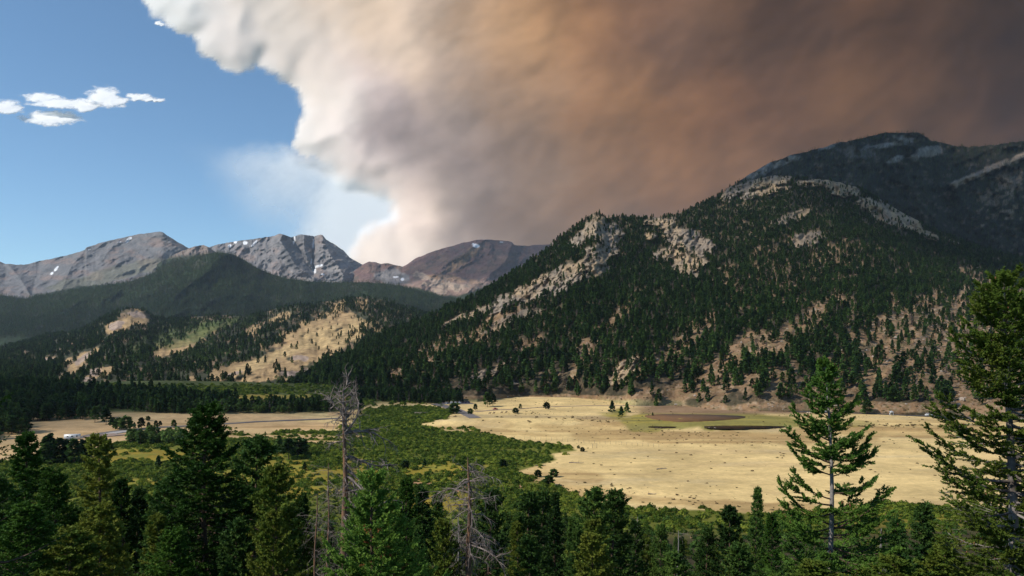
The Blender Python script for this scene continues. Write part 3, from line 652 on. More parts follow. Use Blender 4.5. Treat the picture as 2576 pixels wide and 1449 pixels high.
def tube_along(pts, rad, n=5):
    """tapered tube through points; returns V, quads"""
    pts = np.asarray(pts, float); rad = np.asarray(rad, float); k = len(pts)
    t = np.gradient(pts, axis=0); t /= np.linalg.norm(t, axis=1)[:, None] + 1e-9
    ref = np.array([0, 0, 1.]) if abs(t[:, 2]).mean() < .8 else np.array([1., 0, 0])
    u = np.cross(t, ref); u /= np.linalg.norm(u, axis=1)[:, None] + 1e-9; v = np.cross(t, u)
    a = np.linspace(0, 2 * np.pi, n, endpoint=False)
    V = pts[:, None] + rad[:, None, None] * (np.cos(a)[None, :, None] * u[:, None] + np.sin(a)[None, :, None] * v[:, None])
    i = np.arange(k - 1)[:, None] * n; j = np.arange(n)[None]; jn = (j + 1) % n
    F = np.stack([i + j, i + jn, i + n + jn, i + n + j], -1).reshape(-1, 4)
    return V.reshape(-1, 3), F

class Acc:
    def __init__(s): s.V = []; s.F = []; s.n = 0
    def add(s, V, F): s.V.append(V); s.F.append(F + s.n); s.n += len(V)
    def get(s): return np.concatenate(s.V), np.concatenate(s.F)

def needles(B, Dv, Ln, wid, per, rng, flat=0.):
    """twigs clothed in needle clumps: B base (n,3), Dv unit direction, Ln length, wid needle reach -> V, F tris"""
    n = len(B)
    t = (np.arange(per) + rng.random((n, per))) / per
    P = B[:, None] + Dv[:, None] * (t * Ln[:, None])[..., None]
    r = rng.normal(size=(n, per, 3)); r[..., 2] *= (1 - flat)
    r -= (r * Dv[:, None]).sum(-1, keepdims=True) * Dv[:, None]; r /= np.linalg.norm(r, axis=-1, keepdims=True) + 1e-9
    d = r + Dv[:, None] * .75; d /= np.linalg.norm(d, axis=-1, keepdims=True)
    L = (wid[:, None] * (1 - .45 * t) * (.7 + .6 * rng.random((n, per))))[..., None]
    s = np.cross(d, rng.normal(size=d.shape)); s /= np.linalg.norm(s, axis=-1, keepdims=True) + 1e-9
    h = L * .48
    V = np.stack([P - s * h, P + s * h, P + d * L], 2).reshape(-1, 3)
    return V, np.arange(len(V)).reshape(-1, 3)

def conifer(h, rad, seed, nb=70, start=.08, shape=.85, droop=.25, up=.35, side=12, twig=.22, reach=.06, per=9, bare=0., gap=0., tr=None, lean=0., ragged=.2, sub=3, custom=None, bare_in=.12, top_pt=.12, flat=0.):
    """one conifer: trunk, bare wood and needle geometry. custom = list of (height, azimuth deg, length, rise)"""
    rng = np.random.default_rng(seed); tr = tr or h * .012
    zz = np.linspace(0, h, 14)
    off = np.stack([lean * (zz / h) ** 2 * h + .012 * h * np.sin(zz / h * 5 + seed), .01 * h * np.sin(zz / h * 4 + seed * 2), zz], 1) - np.array([.012 * h * np.sin(seed), .01 * h * math.sin(seed * 2), 0])
    tv = tube_along(off, tr * (1 - zz / h) ** .75 + .008 * (h > 3), 8)
    wood = Acc(); tb, td, tl = [], [], []
    if custom is None:
        custom = []
        k = 0
        while k < nb:
            f = start + (1 - start) * ((k + rng.random()) / nb) ** 1.0
            if rng.random() < gap: k += 1; continue
            r = rad * ((1 - f) ** shape) * (1 - ragged + 2 * ragged * rng.random() * (.6 + .4 * math.sin(f * 31 + seed))) + rad * .05
            custom.append((f * h * .995, k * 137.5 + rng.normal() * 20, r, up * (f * 1.4 - .35) - droop * (1 - f) + rng.normal() * .06)); k += 1
    for (z, az, L, rise) in custom:
        a = R(az); base = np.array([np.interp(z, zz, off[:, 0]), np.interp(z, zz, off[:, 1]), z])
        hd = np.array([math.cos(a), math.sin(a), 0]); m = 7
        t = np.linspace(0, 1, m); bend = rng.normal() * .1
        zc = L * (rise * t - droop * .55 * t * (1 - t) * 2 + .18 * t ** 3)
        lat = np.array([-hd[1], hd[0], 0]) * L * bend
        pts = base + hd * (t * L)[:, None] + lat * (t ** 2)[:, None] + np.array([0, 0, 1.]) * zc[:, None] + rng.normal(size=(m, 3)) * L * .012 * t[:, None]
        r0 = max(.006, tr * .30 * (L / rad) ** .8)
        wood.add(*tube_along(pts, r0 * (1 - t * .9), 4))
        ns = max(6, int(side * (L / rad) ** .8))
        for q in range(ns):
            f = bare_in + (1 - bare_in) * (q + rng.random()) / ns
            if rng.random() < bare: continue
            p = np.array([np.interp(f, t, pts[:, i]) for i in range(3)])
            tg = pts[min(m - 1, int(f * (m - 1)) + 1)] - pts[min(m - 2, int(f * (m - 1)))]; tg /= np.linalg.norm(tg) + 1e-9
            sg = 1 if q % 2 else -1
            lv = np.cross(tg, [0, 0, 1.]) * sg
            dirv = tg * (.75 + .25 * rng.random()) + lv * (.8 + .3 * rng.random()) + np.array([0, 0, rng.normal() * .12 - droop * .3]); dirv /= np.linalg.norm(dirv)
            sl = L * (.34 * (1 - f) + .10) * (.7 + .6 * rng.random()) + twig * .4
            for g in range(sub):
                u = (g + .3 + .5 * rng.random()) / sub
                dd = dirv + tg * .35 * rng.normal() + lv * .5 * rng.normal() + np.array([0, 0, .22 * rng.normal()]); dd /= np.linalg.norm(dd)
                tb.append(p + dirv * sl * (u - .5 / sub)); td.append(dd if g else dirv); tl.append(twig * (.7 + .6 * rng.random()))
            if sl > twig * 1.6 and reach > .1 * twig: wood.add(*tube_along([p, p + dirv * sl * .9], [r0 * .3, .003], 3))
        tb.append(pts[-1]); d = pts[-1] - pts[-2]; td.append(d / (np.linalg.norm(d) + 1e-9)); tl.append(twig * 1.1)
    for k in range(26):
        z = h * (.70 + .29 * (k + rng.random()) / 26); a = k * 2.4; tb.append(np.array([np.interp(z, zz, off[:, 0]), np.interp(z, zz, off[:, 1]), z]))
        d = np.array([math.cos(a), math.sin(a), .7 + rng.random()]); td.append(d / np.linalg.norm(d)); tl.append(twig * 1.2)
    for k in range(5):
        tb.append(np.array([off[-1, 0], off[-1, 1], h - top_pt * (k * .5)])); d = np.array([rng.normal() * .25 * k, rng.normal() * .25 * k, 1.]); td.append(d / np.linalg.norm(d)); tl.append(twig)
    tb = np.array(tb); td = np.array(td); tl = np.array(tl)
    nv = needles(tb, td, tl, np.full(len(tb), reach), per, rng, flat)
    return dict(trunk=tv, wood=wood.get(), needles=nv, tips=tb, off=off, zz=zz)

def tree_meshes(tag, g, leaf, bark=None, branch=None):
    bark = bark or M_BARK
    return dict(trunk=mesh_raw('trunk', *g['trunk'], bark, smooth=True), branches=mesh_raw('branches', *g['wood'], branch or bark), crown=mesh_raw('crown', *g['needles'], leaf))

def place_tree(T, name, loc, rz, sc, label, cat, group=None, parts=('trunk', 'branches', 'crown')):
    e = bpy.data.objects.new(name, None); COL.objects.link(e); e.empty_display_size = .5
    e.location = loc; e.rotation_euler = (0, 0, rz); e.scale = (sc, sc, sc) if np.isscalar(sc) else sc
    props(e, label, cat, group)
    for p in parts:
        if p in T:
            c = bpy.data.objects.new(p, T[p]); COL.objects.link(c); c.parent = e
    return e

# ------------------------------------------------------------------ scattered growth
def far_tree(h, rad, seed, n=90, kind='pine', leaf=None, start=.12):
    """small tree for the slopes: tufts filling a ragged crown over a short trunk, one mesh with two materials"""
    rng = np.random.default_rng(seed)
    f = rng.random(n) ** .8
    z = h * (start + (1 - start) * f)
    if kind == 'pine': env = rad * (np.clip(1 - f, 0, 1) ** .55) * (1 - .25 * (f < .12))
    elif kind == 'fir': env = rad * np.clip(1 - f, 0, 1) ** .9 + .05 * rad
    else: env = rad * np.sqrt(np.clip(1 - (2 * f - .9) ** 2 * .9, .02, 1))
    env = env * (1 + .28 * np.sin(f * 17 + seed))
    az = rng.random(n) * 6.283; r = env * (.45 + .55 * rng.random(n) ** .5)
    P = np.stack([np.cos(az) * r, np.sin(az) * r, z], 1)
    out = np.stack([np.cos(az), np.sin(az), np.full(n, .25 if kind != 'fir' else -.15)], 1)
    w_ = rad * (.38 if kind != 'round' else .42) * (.7 + .6 * rng.random(n))
    s = np.cross(out, rng.normal(size=(n, 3)) * .5 + np.array([0, 0, 1.])); s /= np.linalg.norm(s, axis=1)[:, None]
    a = P - s * w_[:, None]; b = P + s * w_[:, None]; c = P + out * w_[:, None] * .9; d = P - out * (r * .6)[:, None] + np.array([0, 0, 1.]) * w_[:, None] * .5
    V = np.stack([a, b, c, d], 1).reshape(-1, 3); i = np.arange(n)[:, None] * 4
    F = np.concatenate([i + np.array([[0, 1, 2]]), i + np.array([[0, 3, 1]])])
    zt = np.array([0, h * .5, h]); tv, tf = tube_along(np.stack([zt * 0, zt * 0, zt], 1), np.array([.02, .013, .002]) * h, 4)
    tri = np.concatenate([tf[:, [0, 1, 2]], tf[:, [0, 2, 3]]]) + len(V)
    mi = np.concatenate([np.zeros(len(F)), np.ones(len(tri))])
    return mesh_raw('pine_tree', np.concatenate([V, tv]), np.concatenate([F, tri]), [leaf or L_FARD, M_BARK], mi)

def bush_mesh(seed, n=70, leaf=None, flat=.75):
    rng = np.random.default_rng(seed)
    az = rng.random(n) * 6.283; el = np.arcsin(rng.random(n) ** .8)
    lob = 1 + .22 * np.sin(az * 3 + seed) + .15 * np.sin(az * 7)
    P = np.stack([np.cos(az) * np.cos(el) * lob, np.sin(az) * np.cos(el) * lob, np.sin(el) * flat * (1 + .2 * np.sin(az * 2))], 1) * (.72 + .34 * rng.random(n))[:, None]
    out = P / np.linalg.norm(P, axis=1)[:, None] + rng.normal(size=(n, 3)) * .45
    s = np.cross(out, rng.normal(size=(n, 3))); s /= np.linalg.norm(s, axis=1)[:, None]; q = np.cross(out, s); q /= np.linalg.norm(q, axis=1)[:, None]
    w_ = .26 * (.6 + .8 * rng.random(n))[:, None]
    V = np.stack([P - s * w_, P + s * w_, P + q * w_ * 1.1 + out * .1, ], 1).reshape(-1, 3)
    # shadowy core so that gaps do not show bare ground
    a = np.linspace(0, 6.283, 8)[:-1]; core = [[0, 0, flat * .78]] + [[.7 * math.cos(k), .7 * math.sin(k), .30] for k in a] + [[.62 * math.cos(k), .62 * math.sin(k), -.1] for k in a]
    b = len(V); F = list(np.arange(len(V)).reshape(-1, 3))
    for k in range(7):
        k2 = (k + 1) % 7; F += [[b, b + 1 + k, b + 1 + k2], [b + 1 + k, b + 8 + k, b + 8 + k2], [b + 1 + k, b + 8 + k2, b + 1 + k2]]
    return mesh_raw('shrub', np.concatenate([V, np.array(core)]), np.array(F), leaf or L_WIL)

def rock_mesh(seed, mat):
    rng = np.random.default_rng(seed)
    V = np.array([[x, y, z] for x in (-1, 0, 1) for y in (-1, 0, 1) for z in (-1, 0, 1) if (x, y, z) != (0, 0, 0)], float)
    V /= np.linalg.norm(V, axis=1)[:, None]; V *= np.array([1, .75, .6]) * (.8 + .4 * rng.random((len(V), 1)))
    import bmesh
    bm = bmesh.new(); [bm.verts.new(v) for v in V]; bmesh.ops.convex_hull(bm, input=bm.verts[:]); me = bpy.data.meshes.new('rock'); bm.to_mesh(me); bm.free()
    me.materials.append(mat); return me

def proto_coll(name, meshes):
    c = bpy.data.collections.new(name)
    for i, m in enumerate(meshes):
        o = bpy.data.objects.new('%s_source_%02d' % (name, i), m); c.objects.link(o)
    return c

def scatter(name, pts, scl, protos, label, seed=0, kind='stuff', idx=None, zs=None):
    """one object that plants copies of small source meshes at the given points (geometry nodes)"""
    n = len(pts); rng = np.random.default_rng(seed)
    me = bpy.data.meshes.new(name); me.vertices.add(n); me.vertices.foreach_set('co', np.asarray(pts, np.float32).reshape(-1))
    a = me.attributes.new('size', 'FLOAT_VECTOR', 'POINT'); s = np.asarray(scl)[:, None] * np.stack([np.ones(n), np.ones(n), (zs if zs is not None else .85 + .3 * rng.random(n))], 1)
    a.data.foreach_set('vector', s.astype(np.float32).reshape(-1))
    a = me.attributes.new('turn', 'FLOAT_VECTOR', 'POINT'); r = np.stack([rng.normal(size=n) * .03, rng.normal(size=n) * .03, rng.random(n) * 6.283], 1)
    a.data.foreach_set('vector', r.astype(np.float32).reshape(-1))
    a = me.attributes.new('pick', 'INT', 'POINT'); a.data.foreach_set('value', (idx if idx is not None else rng.integers(0, len(protos.objects), n)).astype(np.int32))
    o = bpy.data.objects.new(name, me); COL.objects.link(o)
    g = bpy.data.node_groups.new(name, 'GeometryNodeTree')
    g.interface.new_socket('Geometry', in_out='INPUT', socket_type='NodeSocketGeometry'); g.interface.new_socket('Geometry', in_out='OUTPUT', socket_type='NodeSocketGeometry')
    gi = g.nodes.new('NodeGroupInput'); go = g.nodes.new('NodeGroupOutput'); ip = g.nodes.new('GeometryNodeInstanceOnPoints')
    ci = g.nodes.new('GeometryNodeCollectionInfo'); ci.inputs['Collection'].default_value = protos; ci.inputs['Separate Children'].default_value = True; ci.inputs['Reset Children'].default_value = True
    ip.inputs['Pick Instance'].default_value = True
    def at(nm, ty):
        x = g.nodes.new('GeometryNodeInputNamedAttribute'); x.data_type = ty; x.inputs['Name'].default_value = nm; return x.outputs['Attribute']
    g.links.new(gi.outputs[0], ip.inputs['Points']); g.links.new(ci.outputs[0], ip.inputs['Instance'])
    g.links.new(at('pick', 'INT'), ip.inputs['Instance Index']); g.links.new(at('turn', 'FLOAT_VECTOR'), ip.inputs['Rotation']); g.links.new(at('size', 'FLOAT_VECTOR'), ip.inputs['Scale'])
    g.links.new(ip.outputs[0], go.inputs[0])
    md = o.modifiers.new('planting', 'NODES'); md.node_group = g
    props(o, label, kind=kind); return o

def sample(pt, dens, n, seed, vxr=(-60, 2640)):
    """n random places on a terrain patch, as likely as dens says (per square metre); returns points and picture coordinates"""
    rng = np.random.default_rng(seed); P, vx, vy = pt['P'], pt['vx'], pt['vy']
    a = P[1:, :-1] - P[:-1, :-1]; b = P[:-1, 1:] - P[:-1, :-1]
    area = np.linalg.norm(np.cross(a, b), axis=-1)
    w_ = area * dens[:-1, :-1] * ((vx[:-1, :-1] > vxr[0]) & (vx[:-1, :-1] < vxr[1]))
    c = np.cumsum(w_.ravel()); tot = c[-1]
    k = np.searchsorted(c, rng.random(n) * tot); k = np.minimum(k, w_.size - 1)
    i, j = np.unravel_index(k, w_.shape); u, v = rng.random(n), rng.random(n)
    def L(A):
        U = u[:, None] if A.ndim == 3 else u; Vv = v[:, None] if A.ndim == 3 else v
        return (A[i, j] * (1 - U) + A[i + 1, j] * U) * (1 - Vv) + (A[i, j + 1] * (1 - U) + A[i + 1, j + 1] * U) * Vv
    return L(P), L(vx), L(vy)
FAR = [far_tree(15, 3.6, 1, 150, 'pine'), far_tree(16, 3.2, 2, 150, 'fir', start=.06), far_tree(13, 3.8, 3, 140, 'pine'), far_tree(17, 3.3, 4, 150, 'fir', start=.05), far_tree(11, 3.3, 5, 120, 'pine', start=.08), far_tree(15, 4.0, 6, 150, 'pine', start=.2), far_tree(14, 2.2, 7, 60, 'fir', L_GREYT, start=.1)]
ASP = [far_tree(10, 2.8, 21, 90, 'round', L_ASPEN, .2), far_tree(8, 2.6, 22, 80, 'round', L_ASPEN, .12)]
TINY = [far_tree(15, 2.5, 31, 26, 'fir', start=.03), far_tree(14, 2.3, 32, 24, 'fir', start=.03), far_tree(13, 2.6, 33, 26, 'pine', start=.03)]
BUSH = [bush_mesh(k, 80) for k in range(5)]
SAGE = [bush_mesh(40 + k, 40, L_SAGE, .6) for k in range(3)]
M_STONE = mat_plain('granite', (.42, .35, .28), .9, c2=(.28, .23, .19), ns=1.5)
ROCKS = [rock_mesh(k, M_STONE) for k in range(4)]
cFAR = proto_coll('slope_pine', FAR); cTINY = proto_coll('ridge_pine', TINY); cBUSH = proto_coll('willow', BUSH); cSAGE = proto_coll('sage', SAGE); cROCK = proto_coll('boulder', ROCKS)
cMIX = proto_coll('foothill_tree', FAR[:5] + ASP)

# right mountain
def densD(pt):
    vx, vy = pt['vx'], pt['vy']; rk, op = maskD(vx, vy)
    d = (1 - .93 * sst(.2, .8, rk)) * (1 - .95 * op) * (1 + .5 * fbm(vx / 12, vy / 10, 300, 3)) * (1 - .35 * sst(.2, .8, fbm(vx / 40, vy / 26, 302, 4)))
    up = sst(1030, 700, vy)
    return np.clip(d, 0.02, 2) * (1 + 1.0 * up) * (1 - .85 * sst(993, 1006, vy) * sst(1800, 1500, vx)) * (1 - .9 * sst(1018, 1030, vy))
P, vx, vy = sample(PD1, densD(PD1), 23500, 1)
op = blobs(vx, vy, OPEN, .5, .02, 4); rng = np.random.default_rng(5)
sc = (.44 + .44 * rng.random(len(P))) * (1 + .2 * (vy > 900)) * (1 - .25 * sst(800, 500, vy))
px = sc * 15 / P[:, 1]
order = np.argsort(-px * (vx > -20) * (vx < 2600)); big = order[:195]; rest = order[195:]
gl = 'dark pines standing on the open foot of the right mountain'
for k in big:
    o = link('pine_tree', FAR[rng.integers(0, 6)], None, P[k] - np.array([0, 0, .3]), rng.random() * 6.28, sc[k])
    props(o, 'dark green pine among many alike near the foot of the right mountain', 'tree', gl)
scatter('pine_forest', P[rest] - np.array([0, 0, .4]), sc[rest], cFAR, 'dense dark pine forest covering the big mountain on the right', 2, idx=np.where(rng.random(len(rest)) < .05, 6, rng.integers(0, 6, len(rest))))
P, vx, vy = sample(PE, 1 - .93 * blobs(PE['vx'], PE['vy'], ROCKE, .45, .05, 13), 12000, 3)
scatter('pine_forest', P, .55 + .35 * rng.random(len(P)), cTINY, 'dark forest on the distant summit at upper right', 3)
# foothill, middle left
vx, vy = PC['vx'], PC['vy']
tan = blobs(vx, vy, TAN, .45, .03, 5)
dC = (1 - .965 * tan) * (1 + .4 * fbm(vx / 14, vy / 10, 310, 3)) * (1 - .55 * blobs(vx, vy, GREEN, .5, .03, 6)) * (1 - .9 * blobs(vx, vy, ROCKC, .5, .06, 8)) * (1 + 1.2 * sst(.1, .5, fbm(vx / 30, vy / 30, 312, 3)))
P, vx, vy = sample(PC, np.clip(dC, .005, 3), 13000, 5)
gm = blobs(vx, vy, [(500, 840, 130, 40, -20), (430, 900, 120, 30, -10), (860, 905, 60, 14, 0), (720, 955, 90, 14, 0), (540, 900, 80, 30, 0)], .6, .03, 6) > .4
idx = np.where(gm & (rng.random(len(P)) < .6), rng.integers(5, 7, len(P)), rng.integers(0, 5, len(P)))
scatter('pine_forest', P - np.array([0, 0, .3]), .5 + .45 * rng.random(len(P)), cMIX, 'mixed pines and aspens on the tan foothill at centre left', 6, idx=idx)
# forested ridges further off
P, vx, vy = sample(PM, np.clip(1 + .3 * fbm(PM['vx'] / 20, PM['vy'] / 20, 313, 3), .1, 2) * (PM['vy'] < 850), 42000, 7)
scatter('pine_forest', P, 1.0 + .7 * rng.random(len(P)), cTINY, 'unbroken dark forest on the middle ridges below the peaks', 8)

# the valley floor
G = PATCH['ground']; x, y = G['P'][..., 0], G['P'][..., 1]; vx, vy = G['vx'], G['vy']
inb = (y > 215) & (y < 1500) & (vy > 960)
dW = G['W'] * inb * (1 + .7 * fbm(x / 22, y / 22, 320, 3)) * sst(-1.3, -.3, fbm(x / 45, y / 45, 321, 3)) * (1 - .5 * sst(1250, 1320, vy) * sst(1900, 2200, vx))
dW = dW + inb * .10 * sst(-16, 0, sdpoly(vx, vy, WILLOW)) * (1 - G['W']) * (1 - blobs(vx, vy, TANL, .4, .03, 7)) * sst(.0, .4, fbm(x / 14, y / 14, 322, 3))
P, pvx, pvy = sample(G, np.clip(dW, 0, 3), 21000, 9)
s = (.6 + 1.25 * rng.random(len(P)) ** 2.2) * (1 + .35 * (P[:, 1] > 500))
scatter('willow_thicket', P, s, cBUSH, 'thick green willow scrub filling the wet middle of the valley', 10)
# willow and small trees at the far edge of the flats, left
dF = inb * sst(np.interp(vx, [860, 960], [1043, 1022]), np.interp(vx, [860, 960], [1034, 1008]), vy) * sst(965, 975, vy) * sst(1180, 1000, vx) * (1 - .96 * blobs(vx, vy, TANL, .4, .03, 7)) * (1 - .9 * blobs(vx, vy, MARSH, .6, .03, 6))
P, pvx, pvy = sample(G, np.clip(dF, 0, 1) * sst(0, 1, y > 650), 5200, 11)
scatter('willow_thicket', P, 1.2 + 1.4 * rng.random(len(P)), cBUSH, 'low green scrub along the far side of the valley floor', 12)
# dense pine wood on the low moraine, left
MOR = [(-100, 985), (60, 972), (200, 985), (330, 992), (450, 1003), (560, 1012), (600, 1022), (520, 1030), (420, 1030), (330, 1048), (270, 1062), (215, 1052), (120, 1064), (70, 1090), (-100, 1120)]
dM = sst(-3, 5, sdpoly(vx + 10 * fbm(vx / 20, vy / 8, 330, 3), vy, MOR)) * (1 - .93 * blobs(vx, vy, [(300, 1040, 60, 14), (420, 1035, 140, 6), (200, 1078, 135, 22)], .3))
P, pvx, pvy = sample(G, dM * (y > 300), 1500, 13, (-100, 800))
o_ = np.argsort(P[:, 1]); s = .65 + .35 * rng.random(len(P))
for k in o_[:60]:
    o = link('pine_tree', FAR[rng.integers(0, 6)], None, P[k] - np.array([0, 0, .2]), rng.random() * 6.28, s[k])
    props(o, 'dark pine in the wood behind the left meadow hummock', 'tree', 'pines along the front of the left valley wood')
idx = np.where(rng.random(len(P)) < .18, rng.integers(5, 7, len(P)), rng.integers(0, 5, len(P)))
scatter('pine_forest', P[o_[60:]], s[o_[60:]], cMIX, 'dark pine wood on the low rise at the left of the valley', 14, idx=idx[o_[60:]])
# row of spruces where the flats meet the right mountain, left of the car park
dR = blobs(vx, vy, [(1030, 1006, 120, 8, 2), (930, 1000, 60, 8, 0), (700, 1033, 170, 7, 0), (450, 1036, 130, 5, 0), (1060, 1014, 60, 3.5, 2)], .3) * (y > 500)
P, pvx, pvy = sample(G, dR, 720, 15); scatter('spruce_stand', P, .5 + .25 * rng.random(len(P)), cFAR, 'band of small dark spruces at the foot of the mountain, centre', 16)
dA = blobs(vx, vy, [(640, 1039, 130, 3, 0), (520, 1034, 110, 4, 0), (430, 1105, 60, 5, 0), (390, 1115, 90, 6, 0), (880, 995, 60, 6, 0), (980, 985, 80, 6, 0)], .3) * (y > 300)
P, pvx, pvy = sample(G, dA, 420, 17); scatter('aspen_grove', P, .55 + .3 * rng.random(len(P)), proto_coll('aspen', ASP), 'pale green aspens along the left road and valley edge', 18)
# speckle of dry shrubs on the meadow
dS = inb * (1 - willow_mask(vx, vy)) * (.15 + blobs(vx, vy, [(1600, 1085, 260, 12, 4), (1420, 1050, 160, 8, 6), (1900, 1110, 300, 14, 0, .5), (2150, 1076, 120, 4, 0), (1500, 1230, 200, 16, 8, .7), (1800, 1262, 300, 14, 4, .7), (2100, 1030, 300, 6, 0)], .3)) * sst(1240, 1300, vx)
P, pvx, pvy = sample(G, np.clip(dS, 0, 1), 3600, 19); scatter('dry_shrubs', P, .18 + .60 * rng.random(len(P)) ** 2, cSAGE, 'small brown shrubs dotted over the dry meadow', 20)
P, pvx, pvy = sample(PD1, np.clip(blobs(PD1['vx'], PD1['vy'], OPEN, .5, .02, 4), 0, 1) * (PD1['vy'] > 840), 3500, 21)
scatter('dry_shrubs', P, .4 + .9 * rng.random(len(P)) ** 2, cSAGE, 'low scrub among the stones of the open brown slope', 22)
P, pvx, pvy = sample(PD1, np.clip(blobs(PD1['vx'], PD1['vy'], OPEN + ROCKD, .5, .02, 4), 0, 1) * (PD1['vy'] > 640), 3800, 23)
scatter('boulders', P, .3 + 1.6 * rng.random(len(P)) ** 4, cROCK, 'pale boulders scattered over the open mountain slope', 24)
# ------------------------------------------------------------------ trees of the near slope
M_LIMB = mat_plain('limb_bark', (.26, .23, .21), .9, c2=(.07, .055, .045), ns=1.2)
def at_top(vx, vy, D):
    x = (vx - HX) / FPX * D; g = float(gz(x, D)); return x, g, EYE + (HY - vy) / FPX * D - g

def cones(tips, n, rng, size=.05):
    """small hanging or upright cones, joined"""
    A = Acc(); k = rng.choice(len(tips), n, replace=False)
    a = np.linspace(0, 2 * np.pi, 6)[:-1]
    for i in k:
        c = tips[i] + rng.normal(size=3) * .03; s = size * (.7 + .6 * rng.random())
        ring = [np.stack([c[0] + r * s * np.cos(a), c[1] + r * s * np.sin(a), np.full(5, c[2] + z * s)], 1) for r, z in ((.3, 0), (.55, .6), (.35, 1.5))]
        V = np.concatenate(ring + [[c + [0, 0, 1.9 * s]]]); j = np.arange(5); jn = (j + 1) % 5
        F = np.concatenate([np.stack([j, jn, jn + 5], 1), np.stack([j, jn + 5, j + 5], 1), np.stack([j + 5, jn + 5, jn + 10], 1), np.stack([j + 5, jn + 10, j + 10], 1), np.stack([j + 10, jn + 10, 0 * j + 15], 1)])
        A.add(V, F)
    return A.get()

def dead_tree(h, tr, seed, specs, lean=0., droopy=.5, sub=9, topfork=None):
    """bare snag: trunk plus forking, drooping dead limbs. specs = (height, azimuth, length, rise)"""
    rng = np.random.default_rng(seed); T = Acc(); B = Acc()
    zz = np.linspace(0, h, 22); off = np.stack([lean * (zz / h) ** 1.5 + .05 * np.sin(zz * 1.1 + seed) * (zz / h), .05 * np.sin(zz * .9) * (zz / h), zz], 1)
    T.add(*tube_along(off, tr * (1 - zz / h) ** .7 + .02, 9))
    def limb(p, d, L, r, lvl, dr):
        m = 7; pts = [p]; dd = np.array(d, float)
        for k in range(m - 1):
            dd = dd + rng.normal(size=3) * .20 + np.array([0, 0, -dr * .16]); dd /= np.linalg.norm(dd); pts.append(pts[-1] + dd * L / (m - 1))
        pts = np.array(pts); B.add(*tube_along(pts, r * (1 - np.linspace(0, .85, m)), 4 if lvl == 0 else 3))
        if lvl < 2:
            for q in range(int(sub * (1 if lvl == 0 else .45) * min(1.3, .4 + L / 2))):
                i = rng.integers(1, m); e = pts[i] - pts[i - 1]; e /= np.linalg.norm(e)
                nd = e * .6 + rng.normal(size=3) * .75 + np.array([0, 0, -.25 * dr]); nd /= np.linalg.norm(nd)
                limb(pts[i], nd, L * (.25 + .3 * rng.random()), max(.005, r * .45), lvl + 1, dr)
    for z, az, L, rise in specs:
        a = R(az); base = np.array([np.interp(z, zz, off[:, 0]), np.interp(z, zz, off[:, 1]), z])
        d = np.array([math.cos(a), math.sin(a), rise]); d /= np.linalg.norm(d)
        limb(base, d, L, max(.012, tr * .22 * min(1.6, (L / 1.5))), 0, droopy if rise < .9 else -.1)
    return T.get(), B.get()

def place_snag(g, name, loc, label, bark, twig, extra=None):
    e = bpy.data.objects.new(name, None); COL.objects.link(e); e.location = loc; props(e, label, 'dead tree')
    link('trunk', mesh_raw('trunk', *g[0], bark, smooth=True), e)
    link('branches', mesh_raw('branches', *g[1], twig), e)
    return e

rng = np.random.default_rng(77)
# 1. the open fir right of centre -------------------------------------------------
x, g, h = at_top(2071, 906, 30.); u = lambda px: px / FPX * 30.      # picture units to metres at this tree
Z = lambda vy: EYE + (HY - vy) / FPX * 30. - g
def br(vy0, vx1, vy1, dep=0.):
    """branch from the trunk at height vy0 to a tip at (vx1, vy1); dep = metres towards (+) or away from the viewer"""
    dx = u(vx1 - 2076); L = math.hypot(dx, dep); return (Z(vy0), math.degrees(math.atan2(-dep, dx)), L, (Z(vy1) - Z(vy0)) / L)
B = [br(1050, 2012, 1000, .3), br(1060, 2155, 1010, -.2), br(1110, 1975, 1045, .2), br(1125, 2150, 1090, .4), br(1165, 1950, 1095, .3), br(1175, 2170, 1120, -.3), br(1185, 2175, 1150, .3),
     br(1195, 1990, 1150, -.6), br(1255, 1973, 1205, .3), br(1270, 1960, 1230, .5), br(1240, 2165, 1215, .5), br(1290, 1950, 1290, .5), br(1300, 2160, 1235, -.4), br(1320, 1952, 1240, -.3), br(1330, 2205, 1255, .3),
     br(1345, 2190, 1300, .9), br(1320, 2215, 1262, -.4), br(1350, 2140, 1320, 1.1), br(1380, 1975, 1330, .7), br(1400, 2235, 1345, .5), br(1420, 1960, 1380, .8), br(1440, 2225, 1400, .2), br(1460, 1970, 1420, -.3), br(1470, 2180, 1450, .9),
     br(1150, 2040, 1140, .9), br(1120, 2110, 1105, .9), br(1280, 2115, 1275, 1.1), br(1265, 2030, 1280, 1.0), br(1230, 2130, 1245, -.8), br(1090, 2090, 1080, -.8), br(1340, 2020, 1350, -1.1)]
for k in range(34):      # the dense, pointed upper third
    f = (k + rng.random()) / 34; z = Z(1205) + (h - .15 - Z(1205)) * f
    B.append((z, k * 137.5, (.15 + 1.15 * (1 - f) ** .9) * (.75 + .5 * rng.random()), .25 + .5 * f + .1 * rng.normal()))
for k in range(26):
    z = Z(1230) * (.10 + .72 * rng.random()); B.append((z, rng.random() * 360, 1.5 + 1.1 * rng.random(), -.05 + .1 * rng.normal()))
gf = conifer(h, 2.4, 11, custom=B, droop=.22, side=18, twig=.22, reach=.09, per=13, tr=.15, sub=8, bare_in=.22, bare=.03)
T = tree_meshes('fir', gf, L_FIR, M_BARKG, M_BARK)
T['cones'] = mesh_raw('cones', *cones(gf['tips'][gf['tips'][:, 2] > h * .45], 130, rng, .045), M_CONE)
FIR = T; e = place_tree(T, 'fir_tree', (x, 30., g), 0, 1, 'tall open fir with grey trunk showing between its upswept branches, right of centre', 'tree', parts=('trunk', 'branches', 'crown'))
o = link('cones', T['cones'], e); o['kind'] = 'stuff'

